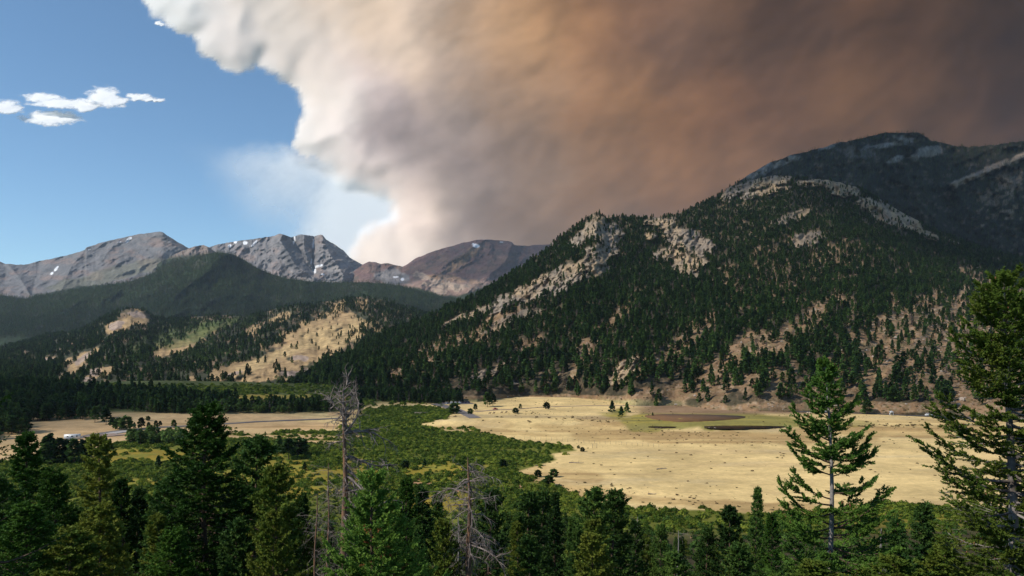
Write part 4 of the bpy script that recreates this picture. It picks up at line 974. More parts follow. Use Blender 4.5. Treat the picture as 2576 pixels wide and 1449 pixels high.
# 2. the big fir cut by the right edge ----------------------------------------------
D2 = 25.; x, g, h = at_top(2540, 684, D2); u = lambda px: px / FPX * D2
Z = lambda vy: EYE + (HY - vy) / FPX * D2 - g
def br2(vy0, vx1, vy1, dep=0.):
    dx = u(vx1 - 2546); L = math.hypot(dx, dep); return (Z(vy0), math.degrees(math.atan2(-dep, dx)), L, (Z(vy1) - Z(vy0)) / L)
B = [br2(800, 2480, 745, .2), br2(830, 2455, 790, .3), br2(870, 2420, 845, .2), br2(900, 2440, 880, -.3), br2(930, 2400, 865, .3), br2(960, 2420, 940, .5), br2(1000, 2450, 985, .4), br2(1080, 2350, 1030, .3), br2(1100, 2345, 1060, .6),
     br2(1130, 2400, 1075, -.3), br2(1170, 2340, 1120, .2), br2(1215, 2305, 1155, .3), br2(1240, 2330, 1175, .5), br2(1260, 2345, 1215, .2), br2(1290, 2370, 1290, .6), br2(1250, 2400, 1240, .9), br2(1350, 2400, 1320, .5), br2(1400, 2350, 1390, .9),
     br2(1120, 2440, 1100, 1.), br2(1040, 2470, 1045, .9), br2(1180, 2450, 1180, 1.1), br2(1330, 2440, 1330, 1.2), br2(1420, 2420, 1420, 1.2), br2(1460, 2360, 1440, .8), br2(1060, 2480, 1050, -.8), br2(1150, 2460, 1120, -.9), br2(950, 2470, 930, -.8)]
for k in range(46):
    f = (k + rng.random()) / 46; z = Z(1010) + (h - .2 - Z(1010)) * f
    B.append((z, k * 137.5, (.25 + 1.25 * (1 - f) ** .7) * (.7 + .5 * rng.random()), .25 + .4 * f + .12 * rng.normal()))
for k in range(60):
    z = h * (.08 + .62 * rng.random()); B.append((z, rng.uniform(-115, 115), 1.6 + 1.7 * rng.random(), .1 * rng.normal()))
for k in range(70):
    B.append((h * (.12 + .80 * rng.random()), rng.uniform(180, 360), .5 + .8 * rng.random(), .3 + .2 * rng.normal()))
gf = conifer(h, 3.3, 12, custom=B, droop=.22, side=20, twig=.20, reach=.088, per=11, tr=.21, sub=7, bare_in=.25, bare=.05)
T2 = tree_meshes('fir', gf, L_PINE, M_LIMB, M_LIMB)
T2['cones'] = mesh_raw('cones', *cones(gf['tips'], 300, rng, .038), M_CONE)
e = place_tree(T2, 'fir_tree', (x, D2, g), 0, 1, 'big ragged conifer cut by the right edge, long bare grey limbs and many cones', 'tree')
o = link('cones', T2['cones'], e); o['kind'] = 'stuff'

# 3. the bright young spruce, bottom centre-left --------------------------------------
D3 = 14.; x, g, h = at_top(943, 1188, D3)
B = []
nw = 15
for k in range(nw):
    f = (k + .5) / nw; z = h * (.05 + .84 * f)
    for q in range(9 if f < .8 else 6):
        B.append((z + rng.normal() * .07, q * 40 + k * 53 + rng.normal() * 12, (1.6 * (1 - f) ** .88 + .13) * (.8 + .35 * rng.random()), .30 + .5 * f + rng.normal() * .08))
B += [(h * .93, a, .2, 1.3) for a in (20, 110, 200, 300)]
gf = conifer(h, 1.9, 13, custom=B, droop=.12, side=17, twig=.15, reach=.05, per=20, tr=.055, sub=5, bare_in=.1, top_pt=.09)
T3 = tree_meshes('spruce', gf, L_BLUE, M_BARK)
e = place_tree(T3, 'spruce_tree', (x, D3, g), .4, 1, 'bright bluish green young spruce with thin upright leader, below the tallest snag', 'tree')
inn = gf['tips'][(gf['tips'][:, 2] > h * .55) & (gf['tips'][:, 2] < h * .82) & (np.hypot(gf['tips'][:, 0], gf['tips'][:, 1]) < .5) & (gf['tips'][:, 1] < .1)]
k = min(len(inn), 40); d = rng.normal(size=(k, 3)); d[:, 2] -= 1.; d /= np.linalg.norm(d, axis=1)[:, None]
o = link('dead_needles', mesh_raw('dead_needles', *needles(inn[rng.choice(len(inn), k, False)] + np.array([-.02, -.12, 0]), d, np.full(k, .14), np.full(k, .04), 16, rng), L_RED), e); o['label'] = 'rusty red clump of dead needles near the trunk'; o['kind'] = 'stuff'

# 4. snags -------------------------------------------------------------------------------
D4 = 40.; x, g, h = at_top(866, 1000, D4); Zs = lambda vy: EYE + (HY - vy) / FPX * D4 - g; u4 = FPX / D4
S = []
for k in range(80):
    f = rng.random() ** .8; S.append((h * (.30 + .62 * f), rng.uniform(-90, 120), (1.25 - .7 * f) * (.6 + .7 * rng.random()), .1 * rng.normal() - .1))
for (vy, az, L, r) in ((1090, 30, 2.6, .1), (1150, 20, 2.7, -.3), (1180, 10, 2.8, -.5), (1195, -20, 2.6, -.5), (1280, 10, 1.4, .4), (1060, 170, .9, .2), (1110, 200, 1.1, 0), (1230, 15, 1.9, -.35)):
    S.append((Zs(vy), az, L, r))
for (z0, az, L, r) in ((1075, 60, 2.1, 6.), (1080, 100, 2.5, 9.), (1085, 5, 2.0, 3.5), (1070, 180, 1.9, 6.), (1060, 10, 1.4, 2.), (1050, -40, 1.5, 6.), (1090, 20, 2.2, 1.)):
    S.append((Zs(z0), az, L, r))
place_snag(dead_tree(h, .26, 41, S, .05, .7, 11), 'dead_tree', (x, D4, g), 'tallest dead tree, reddish bare trunk with a fork of white twigs at its top', M_SNAG, M_DEAD)
D5 = 36.; x, g, h = at_top(1180, 1150, D5)
S = [(h * (.25 + .72 * rng.random()), rng.random() * 360, (.5 + 1.0 * rng.random()), .15 * rng.normal() - .1) for k in range(74)]
Zs = lambda vy: EYE + (HY - vy) / FPX * D5 - g
S += [(Zs(1205), 170, 1.25, .2), (Zs(1190), 0, 1.1, .45), (Zs(1240), 185, 1.8, .05), (Zs(1225), 10, .95, -.9), (Zs(1185), 150, .9, .9), (Zs(1170), 30, 1.0, .7), (Zs(1280), 180, 1.1, -.3), (Zs(1365), 5, 1.9, .0), (Zs(1370), -15, 1.9, -.1), (Zs(1360), 20, 1.8, .05)]
place_snag(dead_tree(h, .20, 43, S, -.02, .8, 10), 'dead_tree', (x, D5, g), 'dead tree with drooping white limbs and dark reddish trunk at bottom centre', M_SNAG, M_DEAD)
for (vx, vy, D, lab, n, w_) in ((822, 1165, 46., 'smaller grey dead tree just left of the tallest snag, thick with fine twigs', 85, 1.1), (790, 1250, 44., 'thin twiggy dead tree leaning among the dark firs left of the snags', 45, .9),
                              (1150, 1290, 60., 'grey leafless tree behind the drooping dead tree', 46, 1.5), (2262 - 560, 1335, 60., 'small bare dead tree between the dark firs, right of the centre', 26, 1.),
                              (2210, 1330, 42., 'tangle of pale dead branches under the open fir', 26, .8), (1600, 1240 + 60, 75., 'thin grey snag between two dark spruces right of centre', 26, .9)):
    x, g, h = at_top(vx, vy, D)
    S = [(h * (.2 + .78 * rng.random()), rng.random() * 360, w_ * (.5 + .9 * rng.random()), .3 * rng.normal()) for k in range(n)]
    place_snag(dead_tree(h, .075, int(vx), S, .15, .5, 8), 'dead_tree', (x, D, g), lab, M_SNAG if vx < 900 else M_BARKG, M_DEAD)

# 5. big dark spruces of the left and centre (detailed, one mesh set per kind) ---------------
KA = tree_meshes('a', conifer(17.5, 4.6, 21, nb=150, start=.04, shape=.72, droop=.30, up=.30, side=17, twig=.42, reach=.20, per=8, sub=5, ragged=.28, tr=.24), L_DARK)
KB = tree_meshes('b', conifer(16, 2.9, 22, nb=110, start=.05, shape=.8, droop=.35, up=.35, side=12, twig=.36, reach=.19, per=8, sub=5, ragged=.22, tr=.2), L_DARK)
KC = tree_meshes('c', conifer(15, 2.6, 23, nb=80, start=.12, shape=.62, droop=.15, up=.35, side=11, twig=.36, reach=.20, per=8, sub=5, ragged=.35, tr=.18, gap=.12), L_PINE)
KD = tree_meshes('d', conifer(14, 2.3, 24, nb=84, start=.04, shape=.85, droop=.35, up=.30, side=9, twig=.42, reach=.25, per=7, sub=4, ragged=.22, tr=.16), L_MID)
KE = tree_meshes('e', conifer(13, 2.8, 25, nb=84, start=.04, shape=.6, droop=.18, up=.45, side=9, twig=.42, reach=.25, per=7, sub=4, ragged=.35, tr=.18, gap=.1), L_MID)
KF = tree_meshes('f', conifer(12, 3.0, 26, nb=90, start=.03, shape=.55, droop=.15, up=.4, side=10, twig=.40, reach=.25, per=7, sub=4, ragged=.4, tr=.16, gap=.12), L_PINE)
HK = {'A': (KA, 17.5), 'B': (KB, 16.), 'C': (KC, 15.), 'D': (KD, 14.), 'E': (KE, 13.), 'F': (KF, 12.)}
NAMED = [  # vx, vy of the top, distance, kind, width factor, label
    (532, 1020, 52., 'A', 1.2, 'spruce_tree', 'tallest dark spruce left of centre, broad and dense with a narrow spire'),
    (640, 1106, 58., 'E', 1.15, 'fir_tree', 'dark fir with upswept branches just right of the tallest spruce'),
    (700, 1178, 50., 'F', .95, 'fir_tree', 'yellowish green conifer right of the dark fir, in front of the marsh'),
    (238, 1098, 62., 'C', 1.0, 'pine_tree', 'slender yellow green pine with airy top at left'),
    (75, 1090, 58., 'B', 1.1, 'spruce_tree', 'dark spruce with layered branches near the left edge'),
    (135, 1180, 42., 'A', .9, 'fir_tree', 'broad dim fir with a rounded top below the layered spruce'),
    (310, 1205, 60., 'B', .9, 'spruce_tree', 'shaded spruce between the airy pine and the tallest spruce'),
    (348, 1232, 66., 'D', 1., 'spruce_tree', 'small pointed shaded spruce right of the airy pine'),
    (410, 1212, 58., 'E', 1., 'fir_tree', 'shaded bushy fir left of the tallest spruce'),
    (450, 1182, 74., 'D', .7, 'spruce_tree', 'very thin dark spruce hugging the tallest spruce on its left'),
    (265, 1270, 40., 'F', 1.1, 'pine_tree', 'shaded olive pine at the bottom left'),
    (180, 1330, 30., 'F', 1.2, 'pine_tree', 'low bushy pine at the bottom left corner'),
    (440, 1330, 34., 'A', .9, 'fir_tree', 'dark fir in front of the tallest spruce at the bottom'),
    (590, 1310, 36., 'E', 1., 'fir_tree', 'bushy dark fir at the bottom, right below the tallest spruce'),
    (690, 1290, 34., 'F', .8, 'fir_tree', 'olive green conifer lit from the left, beside the grey snags'),
    (765, 1242, 70., 'D', .8, 'spruce_tree', 'small dark spruce tip left of the grey snags'),
    (1025, 1205, 62., 'B', .95, 'spruce_tree', 'dark spruce rising behind the bright young spruce'),
    (1055, 1225, 66., 'D', 1., 'fir_tree', 'rounded dark fir right behind the young spruce'),
    (1100, 1240, 70., 'D', .9, 'spruce_tree', 'pointed green spruce left of the drooping dead tree'),
    (1235, 1235, 76., 'E', 1., 'fir_tree', 'dark dense fir just right of the drooping dead tree'),
    (1330, 1242, 84., 'E', 1., 'fir_tree', 'mid green fir with a double top, centre'),
    (1400, 1240, 90., 'D', .8, 'spruce_tree', 'narrow dark spruce beside the double topped fir'),
    (1365, 1240, 96., 'E', .9, 'fir_tree', 'dark fir behind the double topped fir'),
    (1440, 1305, 80., 'D', .9, 'spruce_tree', 'short spruce left of the river bend glimpse'),
    (1490, 1232, 62., 'E', 1.15, 'fir_tree', 'large olive fir, left one of the pair right of centre'),
    (1545, 1235, 66., 'E', 1.1, 'fir_tree', 'large dark fir, right one of the pair right of centre'),
    (1600, 1310, 70., 'E', .8, 'fir_tree', 'dull green bushy tree right of the big pair of firs'),
    (1663, 1320, 74., 'E', .8, 'fir_tree', 'dark bushy tree halfway between the firs and the lone spire'),
    (1905, 1228, 92., 'D', .75, 'spruce_tree', 'slim dark pointed spruce standing against the golden meadow'),
    (1838, 1275, 70., 'E', .95, 'fir_tree', 'dark fir with open dead limbs left of the slim pointed spruce'),
    (1940, 1290, 62., 'B', .9, 'spruce_tree', 'bluish spruce right below the slim pointed spruce'),
    (1780, 1330, 72., 'E', .9, 'fir_tree', 'low dark fir left of the fir with open limbs'),
    (2330, 1270, 70., 'D', 1.05, 'spruce_tree', 'dark spruce left of the big edge conifer, beside the brown stream'),
    (2250, 1305, 74., 'D', 1., 'spruce_tree', 'dark green spruce right of the open fir'),
    (2000, 1290, 80., 'E', .8, 'fir_tree', 'dim fir half hidden by the left branches of the open fir'),
    (2240, 1400, 26., 'F', 1., 'fir_tree', 'sunlit bushy conifer top at the bottom, between the two big firs'),
    (2380, 1375, 27., 'F', 1.1, 'fir_tree', 'yellow green conifer top full of cones in the lower right corner'),
    (2040, 1412, 24., 'F', 1., 'fir_tree', 'bright fir top at the bottom under the open fir'),
    (1110, 1312, 36., 'F', .75, 'fir_tree', 'sunlit olive fir in front, left of the drooping dead tree'),
    (1480, 1345, 40., 'F', 1.1, 'fir_tree', 'olive fir with pale twigs at the bottom right of centre'),
    (1330, 1350, 44., 'E', 1., 'fir_tree', 'dark fir at the bottom between the dead tree and the olive fir'),
    (1700, 1390, 42., 'E', 1.1, 'fir_tree', 'dull fir at the bottom below the small bare dead tree'),
    (1860, 1370, 40., 'E', 1., 'fir_tree', 'dark fir at the bottom left of the open fir'),
    (50, 1265, 30., 'A', 1., 'fir_tree', 'nearly black fir filling the lower left corner'),
]
for vx, vy, D, k, wf, nm, lab in NAMED:
    x, g, h = at_top(vx, vy, D); T, h0 = HK[k]; s = h / h0
    wd = s * wf if h > 9 else max(s, .6) * wf
    place_tree(T, nm, (x, D, g - .1), rng.random() * 6.28, (wd, wd, s), lab, 'tree')
# dark branches reaching in from the left edge
D6 = 15.; x, g, h = at_top(-105, 880, D6)
gf = conifer(h, 1.75, 51, nb=85, start=.15, shape=.45, droop=.25, up=.35, side=13, twig=.2, reach=.06, per=9, ragged=.4, tr=.13)
T6 = tree_meshes('fir', gf, L_DARK)
place_tree(T6, 'fir_tree', (x, D6, g), 0, 1, 'near dark fir whose branch tips reach in at the left edge', 'tree')
# aspen-like bush below it
x, g, h = at_top(120, 1225, 38.)

# 6. the rest of the wooded slope: filled below the skyline of the photograph ------------------
SKY = poly([(-200, 1100), (60, 1190), (160, 1240), (230, 1270), (330, 1255), (470, 1290), (600, 1280), (740, 1290), (860, 1300), (960, 1300), (1040, 1270), (1120, 1280), (1200, 1290), (1290, 1262), (1420, 1285), (1500, 1300), (1600, 1330), (1700, 1325), (1800, 1330), (1900, 1345), (2000, 1350), (2120, 1370), (2220, 1350), (2330, 1335), (2450, 1350), (2700, 1300)])
taken = [((v[0] - HX) / FPX * v[2], v[2]) for v in NAMED]
GRP = 'conifers crowding the near slope below the viewpoint'
cnt = 0; tries = 0
while cnt < 150 and tries < 6000:
    tries += 1
    D = 34 + 176 * rng.random() ** .8; vx = rng.uniform(-160, 2740); x = (vx - HX) / FPX * D
    if min((x - a) ** 2 + (D - b) ** 2 for a, b in taken) < (2.6 + D * .012) ** 2: continue
    g = float(gz(x, D)); top = float(SKY(vx)) + rng.uniform(0, 60)
    h = EYE + (HY - top) / FPX * D - g
    if h < 4.: continue
    h = min(h, rng.uniform(9, 15))
    k = rng.choice(list('BDDEEFC')) if D < 80 else rng.choice(list('DDEEF')); T, h0 = HK[k]; s = h / h0
    taken.append((x, D)); cnt += 1
    w_ = max(s, .55) * rng.uniform(.85, 1.15)
    side = 'left' if vx < 860 else ('middle' if vx < 1700 else 'right')
    place_tree(T, 'fir_tree', (x, D, g - .1), rng.random() * 6.28, (w_, w_, s), 'dark conifer crowding the %s of the wooded near slope' % {'left': 'left part', 'middle': 'middle', 'right': 'right part'}[side], 'tree', 'conifers crowding the %s of the near slope' % side)
# undergrowth so that no bare soil shows between them
G = PATCH['ground']; yy = G['P'][..., 1]; xx = G['P'][..., 0]
P, pvx, pvy = sample(G, ((yy > 14) & (yy < 235)).astype(float) * (.3 + 1.2 * sst(150, 40, yy)), 5200, 61, (-300, 2900))
scatter('undergrowth', P, .5 + .8 * rng.random(len(P)), proto_coll('understory', [bush_mesh(70 + k, 90, L_MID, 1.1) for k in range(3)]), 'dark low shrubs and seedlings under the near trees', 62)
# ------------------------------------------------------------------ roads, water, vehicles, riders, lone trees
rng = np.random.default_rng(500)
M_ROAD = mat_plain('asphalt', (.075, .07, .068), .9, c2=(.055, .052, .05), ns=.4)
M_ROADL = mat_plain('old_asphalt', (.17, .145, .13), .9, c2=(.12, .105, .10), ns=.3)
M_DIRT = mat_plain('track_dirt', (.36, .25, .15), .95, c2=(.27, .18, .11), ns=.3)
M_WHITE = mat_plain('white_paint', (.78, .78, .76), .35); M_GLASS = mat_plain('dark_glass', (.02, .025, .03), .12); M_TYRE = mat_plain('tyre_rubber', (.02, .02, .02), .8)
M_NAVY = mat_plain('navy_paint', (.02, .025, .07), .35); M_RED = mat_plain('red_paint', (.30, .03, .02), .4); M_SILV = mat_plain('silver_paint', (.45, .46, .48), .35, .2)
M_WOOD = mat_plain('weathered_wood', (.26, .21, .16), .9, ns=6); M_HORSE = mat_plain('horse_coat', (.10, .045, .02), .8); M_CLOTH = mat_plain('rider_clothes', (.06, .07, .11), .9); M_SKIN = mat_plain('skin', (.45, .27, .19), .7)
M_LINE = mat_plain('road_line', (.62, .48, .12), .8)

def sheet(name, pts, width, mat, lift=.05, label=None, kind='structure', line=False):
    p = np.array([ground_pt(*q)[:2] for q in pts]); d = np.r_[0, np.cumsum(np.hypot(*np.diff(p, axis=0).T))]
    n = max(8, int(d[-1] / 3)); t = np.linspace(0, d[-1], n); c = np.stack([np.interp(t, d, p[:, 0]), np.interp(t, d, p[:, 1])], 1)
    for _ in range(12): c[1:-1] = (c[:-2] + c[2:] + 2 * c[1:-1]) / 4
    tg = np.gradient(c, axis=0); tg /= np.linalg.norm(tg, axis=1)[:, None]; nm = np.stack([-tg[:, 1], tg[:, 0]], 1)
    us = np.linspace(-.5, .5, 5); Q = c[:, None] + nm[:, None] * us[None, :, None] * width
    Pz = np.max(gz(Q[..., 0], Q[..., 1]), axis=1, keepdims=True) * np.ones((1, 5)) + lift
    top = np.concatenate([Q, Pz[..., None]], -1)
    e0 = top[:, :1].copy(); e0[..., 2] -= .5; e1 = top[:, -1:].copy(); e1[..., 2] -= .5
    o = grid_mesh(name, np.concatenate([e0, top, e1], 1), mat, None, False); props(o, label, 'road', kind=kind)
    if line:
        L = np.concatenate([c[:, None] + nm[:, None] * np.array([-.08, .08])[None, :, None], np.broadcast_to(Pz[:, 2:3, None] + .01, (n, 2, 1))], -1)
        l = grid_mesh('centre_line', L, M_LINE, None, False); l.parent = o
    return c
sheet('road', [(2000, 1036), (2080, 1037), (2140, 1038.5), (2200, 1041), (2300, 1045.5), (2360, 1048.5), (2420, 1051), (2576, 1056), (2720, 1062)], 14, M_ROAD, .6, 'dark asphalt road along the foot of the right mountain', line=True)
sheet('road', [(150, 1112), (195, 1101), (235, 1094), (270, 1088), (310, 1083), (350, 1079), (400, 1075), (470, 1072), (550, 1067), (640, 1061.5), (720, 1058), (800, 1055), (860, 1052)], 7., M_ROADL, .2, 'grey road curving across the left meadow', line=False)
sheet('road', [(1095, 1017), (1120, 1022), (1145, 1030), (1165, 1038), (1185, 1047), (1196, 1052)], 9, M_ROADL, .2, 'short grey road leading down beside the round dark tree')
sheet('track', [(1195, 1036), (1250, 1031.5), (1330, 1027), (1400, 1022.5), (1480, 1020.5), (1560, 1020), (1640, 1023)], 6, M_DIRT, .15, 'thin brown track across the far meadow')
sheet('gravel_lot', [(1100, 1015.5), (1150, 1014.5), (1185, 1014)], 26, M_ROADL, .15, 'small gravel car park under the pines')
sheet('gravel_bank', [(270, 1092), (300, 1087), (335, 1083)], 8, mat_plain('pale_gravel', (.46, .42, .38), .95, ns=.5), .25, 'pale gravel beside the left road')
sheet('dirt_bank', [(225, 1102), (262, 1097), (300, 1093)], 14, mat_plain('turned_earth', (.20, .14, .11), .95, c2=(.36, .25, .18), ns=.3), .4, 'turned earth at the roadworks beside the left road')

def pool(name, pts, mat, lift, label):
    p = np.array([ground_pt(*q)[:2] for q in pts]); n = 72; a = np.linspace(0, 2 * np.pi, n, endpoint=False)
    k = np.linspace(0, len(p), n, endpoint=False); pp = np.concatenate([p, p[:1]]); q = np.stack([np.interp(k, np.arange(len(pp)), pp[:, i]) for i in (0, 1)], 1)
    for _ in range(4): q = (np.roll(q, 1, 0) + 2 * q + np.roll(q, -1, 0)) / 4
    q = q + rng.normal(size=q.shape) * .5; z = float(np.max(gz(q[:, 0], q[:, 1]))) + lift
    c = q.mean(0); V = np.concatenate([np.c_[q, np.full(n, z)], np.c_[q, np.full(n, z - 1)], [[c[0], c[1], z]]]); j = np.arange(n); jn = (j + 1) % n
    F = np.concatenate([np.stack([j, jn, np.full(n, 2 * n)], 1), np.stack([j, j + n, jn], 1), np.stack([jn, j + n, jn + n], 1)])
    o = link(name, mesh_raw(name, V, F, mat)); props(o, label, 'water', kind='structure'); return q
N = NT('dark_water'); b = N.n('ShaderNodeBsdfPrincipled'); b.inputs['Base Color'].default_value = (.035, .020, .008, 1); b.inputs['Roughness'].default_value = .22; b.inputs['Specular IOR Level'].default_value = .25
tc = N.n('ShaderNodeNewGeometry'); bp = N.n('ShaderNodeBump'); bp.inputs['Strength'].default_value = .5; bp.inputs['Distance'].default_value = .05; N.l(N.noise(1.5, 3, .5, tc.outputs['Position']), bp.inputs['Height']); N.l(bp.outputs[0], b.inputs['Normal']); N.l(b.outputs[0], N.out.inputs[0]); M_WATER = N.m
M_MUD = mat_plain('reed_mud', (.16, .075, .025), .9, c2=(.11, .055, .02), ns=.12)
pool('pond', [(1766, 1078.5), (1800, 1074), (1860, 1071), (1930, 1072), (1975, 1074.5), (1960, 1077.5), (1920, 1080.5), (1860, 1083), (1800, 1082.5)], M_WATER, .12, 'dark brown pond in the golden meadow')
pool('pond', [(1620, 1046), (1660, 1042), (1740, 1043), (1820, 1045), (1875, 1049), (1870, 1053), (1820, 1057), (1760, 1061), (1700, 1062), (1640, 1055)], M_MUD, .12, 'reddish brown muddy pool ringed by yellow grass')
pool('pond', [(1630, 1075), (1660, 1073), (1700, 1074), (1695, 1077), (1650, 1078)], M_WATER, .1, 'small dark pool left of the ponds')
pool('stream', [(2440, 1356), (2480, 1350), (2540, 1352), (2560, 1362), (2500, 1368), (2450, 1366)], M_WATER, .12, 'brown stream bend behind the big conifer at right')
pool('stream', [(985, 1213), (1000, 1207), (1040, 1203), (1060, 1206), (1030, 1209), (1000, 1214)], M_WATER, .12, 'thin dark stream beside the pink sandbar')
pool('stream', [(1408, 1311), (1425, 1303), (1450, 1299), (1455, 1303), (1430, 1309), (1415, 1316)], M_WATER, .12, 'dark stream bend right of the drooping dead tree')

def boxm(A, c, s, mi, M, top=None):
    """box of size s centred at c; top = (x scale, y scale) of its upper face"""
    tx, ty = top or (1, 1); V = []
    for z, fx, fy in ((-.5, 1, 1), (.5, tx, ty)):
        for x, y in ((-.5, -.5), (.5, -.5), (.5, .5), (-.5, .5)): V.append([c[0] + x * s[0] * fx, c[1] + y * s[1] * fy, c[2] + z * s[2]])
    F = np.array([[0, 3, 2, 1], [4, 5, 6, 7], [0, 1, 5, 4], [1, 2, 6, 5], [2, 3, 7, 6], [3, 0, 4, 7]]); A.add(np.array(V), F); M.extend([mi] * 6)
def part(name, boxes, mat, parent, mats=None):
    A = Acc(); M = []
    for b in boxes: boxm(A, b[0], b[1], b[3] if len(b) > 3 else 0, M, b[2] if len(b) > 2 else None)
    return link(name, mesh_raw(name, *A.get(), mats or mat, M), parent)
def vehicle(vx, vy, head, paint, label, kind='car', name='car'):
    x, y, z = ground_pt(vx, vy); e = bpy.data.objects.new(name, None); COL.objects.link(e); e.location = (x, y, z + (.62 if vy > 1034 and vx > 1900 else .24)); e.rotation_euler = (0, 0, R(head)); props(e, label, 'car')
    L, H = (5.4, .95) if kind == 'suv' else (4.5, .72)
    part('body', [((0, 0, .72), (L, 1.9, .62), (.97, .95)), ((-L * .04, 0, .42), (L * .96, 1.84, .2)), ((L * .5, 0, .5), (.12, 1.7, .2)), ((-L * .5, 0, .5), (.12, 1.7, .2))], paint, e)
    cx, cl = (-.45, L * .74) if kind == 'suv' else (-.2, L * .55)
    part('cabin', [((cx, 0, 1.03 + H * .9), (cl * .80, 1.45, .07))] + [((cx + s * cl * k, q * .80, 1.03 + H * .42), (.09, .06, H * .9)) for s, k in ((-1, .44), (1, .42), (0, .0), (-1, .2)) for q in (-1, 1)], paint, e)
    part('window', [((cx, 0, 1.03 + H * .42), (cl * .92, 1.66, H * .84), (.84, .84))], M_GLASS, e)
    for sx in (-1, 1):
        for sy in (-1, 1):
            a = np.linspace(0, 2 * np.pi, 14, endpoint=False)
            ring = [np.stack([sx * L * .31 + r * np.cos(a), np.full(14, sy * .84 + d), .34 + r * np.sin(a)], 1) for r, d in ((.001, -.12), (.34, -.12), (.36, 0), (.34, .12), (.001, .12))]
            V = np.concatenate(ring); j = np.arange(14); jn = (j + 1) % 14; F = np.concatenate([np.stack([j + 14 * k, jn + 14 * k, jn + 14 * k + 14, j + 14 * k + 14], 1) for k in range(4)])
            w_ = link('wheel', mesh_raw('wheel', V, F, M_TYRE), e)
            a2 = a[::2]; V = np.concatenate([np.stack([sx * L * .31 + .19 * np.cos(a2), np.full(7, sy * .975), .34 + .19 * np.sin(a2)], 1), np.stack([sx * L * .31 + .19 * np.cos(a2), np.full(7, sy * .93), .34 + .19 * np.sin(a2)], 1), [[sx * L * .31, sy * .985, .34]]]); j = np.arange(7); jn = (j + 1) % 7
            link('rim', mesh_raw('rim', V, np.concatenate([np.stack([j, jn, j * 0 + 14], 1), np.stack([j, j + 7, jn], 1), np.stack([jn, j + 7, jn + 7], 1)]), M_SILV), w_)
    for q in (-1, 1): part('headlight', [((L * .49, q * .68, .78), (.06, .3, .16))], M_WHITE, e)
    for q in (-1, 1): part('tail_light', [((-L * .492, q * .74, .85), (.06, .2, .24))], M_RED, e)
    return e
vehicle(2336, 1047.6, -6, M_WHITE, 'white estate car driving on the dark road at right', 'suv')
vehicle(2094, 1036.5, 176, M_NAVY, 'dark blue car pulled over above the road, behind the white one')
vehicle(2072, 1038.5, -10, M_WHITE, 'small white car on the road beside the dark blue car')
vehicle(1246, 1031.5, 4, M_RED, 'red car on the thin track across the far meadow')
vehicle(1155, 1037, 20, M_NAVY, 'dark car on the short road just right of the round dark tree')
for k, (vx, vy, m, lab) in enumerate([(1124, 1016.2, M_SILV, 'silver car at the left end of the car park under the pines'), (1136, 1015.5, M_WHITE, 'white car left of the middle in the car park under the pines'), (1146, 1015.2, M_WHITE, 'white car in the middle of the car park under the pines'),
                                     (1156, 1015, M_SILV, 'silver car right of the middle in the car park'), (1168, 1014.6, M_NAVY, 'dark car in the car park under the pines'), (1176, 1014.4, M_NAVY, 'dark car at the right end of the car park')]):
    vehicle(vx, vy, 90 + 8 * k, m, lab, 'suv' if k % 2 else 'car', 'parked_car')
# trailer by the roadworks, left
x, y, z = ground_pt(182, 1106); e = bpy.data.objects.new('trailer', None); COL.objects.link(e); e.location = (x, y, z + .3); e.rotation_euler = (0, 0, R(20)); props(e, 'long white trailer roof showing over the trees by the left road', 'trailer')
part('body', [((0, 0, 1.7), (8.5, 2.4, 2.3)), ((4.9, 0, .6), (1.4, .2, .15))], M_WHITE, e); part('roof', [((0, 0, 2.92), (8.7, 2.55, .14), (.98, .9))], M_WHITE, e); part('window', [((k * 2.4, -1.21, 1.9), (1.2, .05, .7)) for k in (-1, 0, 1)], M_GLASS, e)
for q in (-1, 1): part('wheel', [((-.8, q * 1.1, .3), (.7, .25, .62), (.8, 1)), ((.2, q * 1.1, .3), (.7, .25, .62), (.8, 1))], M_TYRE, e)
# information kiosk beside the road
x, y, z = ground_pt(2243, 1046.5); e = bpy.data.objects.new('information_kiosk', None); COL.objects.link(e); e.location = (x, y, z); e.rotation_euler = (0, 0, R(-6)); e.scale = (1.25,) * 3; props(e, 'white roadside notice shelter with peaked roof and dark notice panels', 'notice board')
for sx in (-1, 1): part('post', [((sx * .95, -.1, 1.3), (.18, .18, 2.6))], M_WHITE, e); part('post', [((sx * .95, .9, 1.3), (.18, .18, 2.6))], M_WHITE, e)
V = np.array([[-1.4, -.7, 2.5], [1.4, -.7, 2.5], [1.4, 1.5, 2.5], [-1.4, 1.5, 2.5], [0, -.7, 3.4], [0, 1.5, 3.4], [-1.4, -.7, 2.38], [1.4, -.7, 2.38], [1.4, 1.5, 2.38], [-1.4, 1.5, 2.38]])
link('roof', mesh_raw('roof', V, np.array([[0, 4, 5], [0, 5, 3], [4, 1, 2], [4, 2, 5], [0, 1, 4], [3, 5, 2], [6, 8, 7], [6, 9, 8], [0, 6, 7], [0, 7, 1], [3, 2, 8], [3, 8, 9], [0, 3, 9], [0, 9, 6], [1, 7, 8], [1, 8, 2]]), M_SILV), e)
part('back_wall', [((0, .9, 1.4), (1.7, .08, 2.1))], M_WHITE, e)
for sx in (-.45, .45): part('notice_panel', [((sx, -.02, 1.45), (.62, .06, 1.3))], M_GLASS, e)
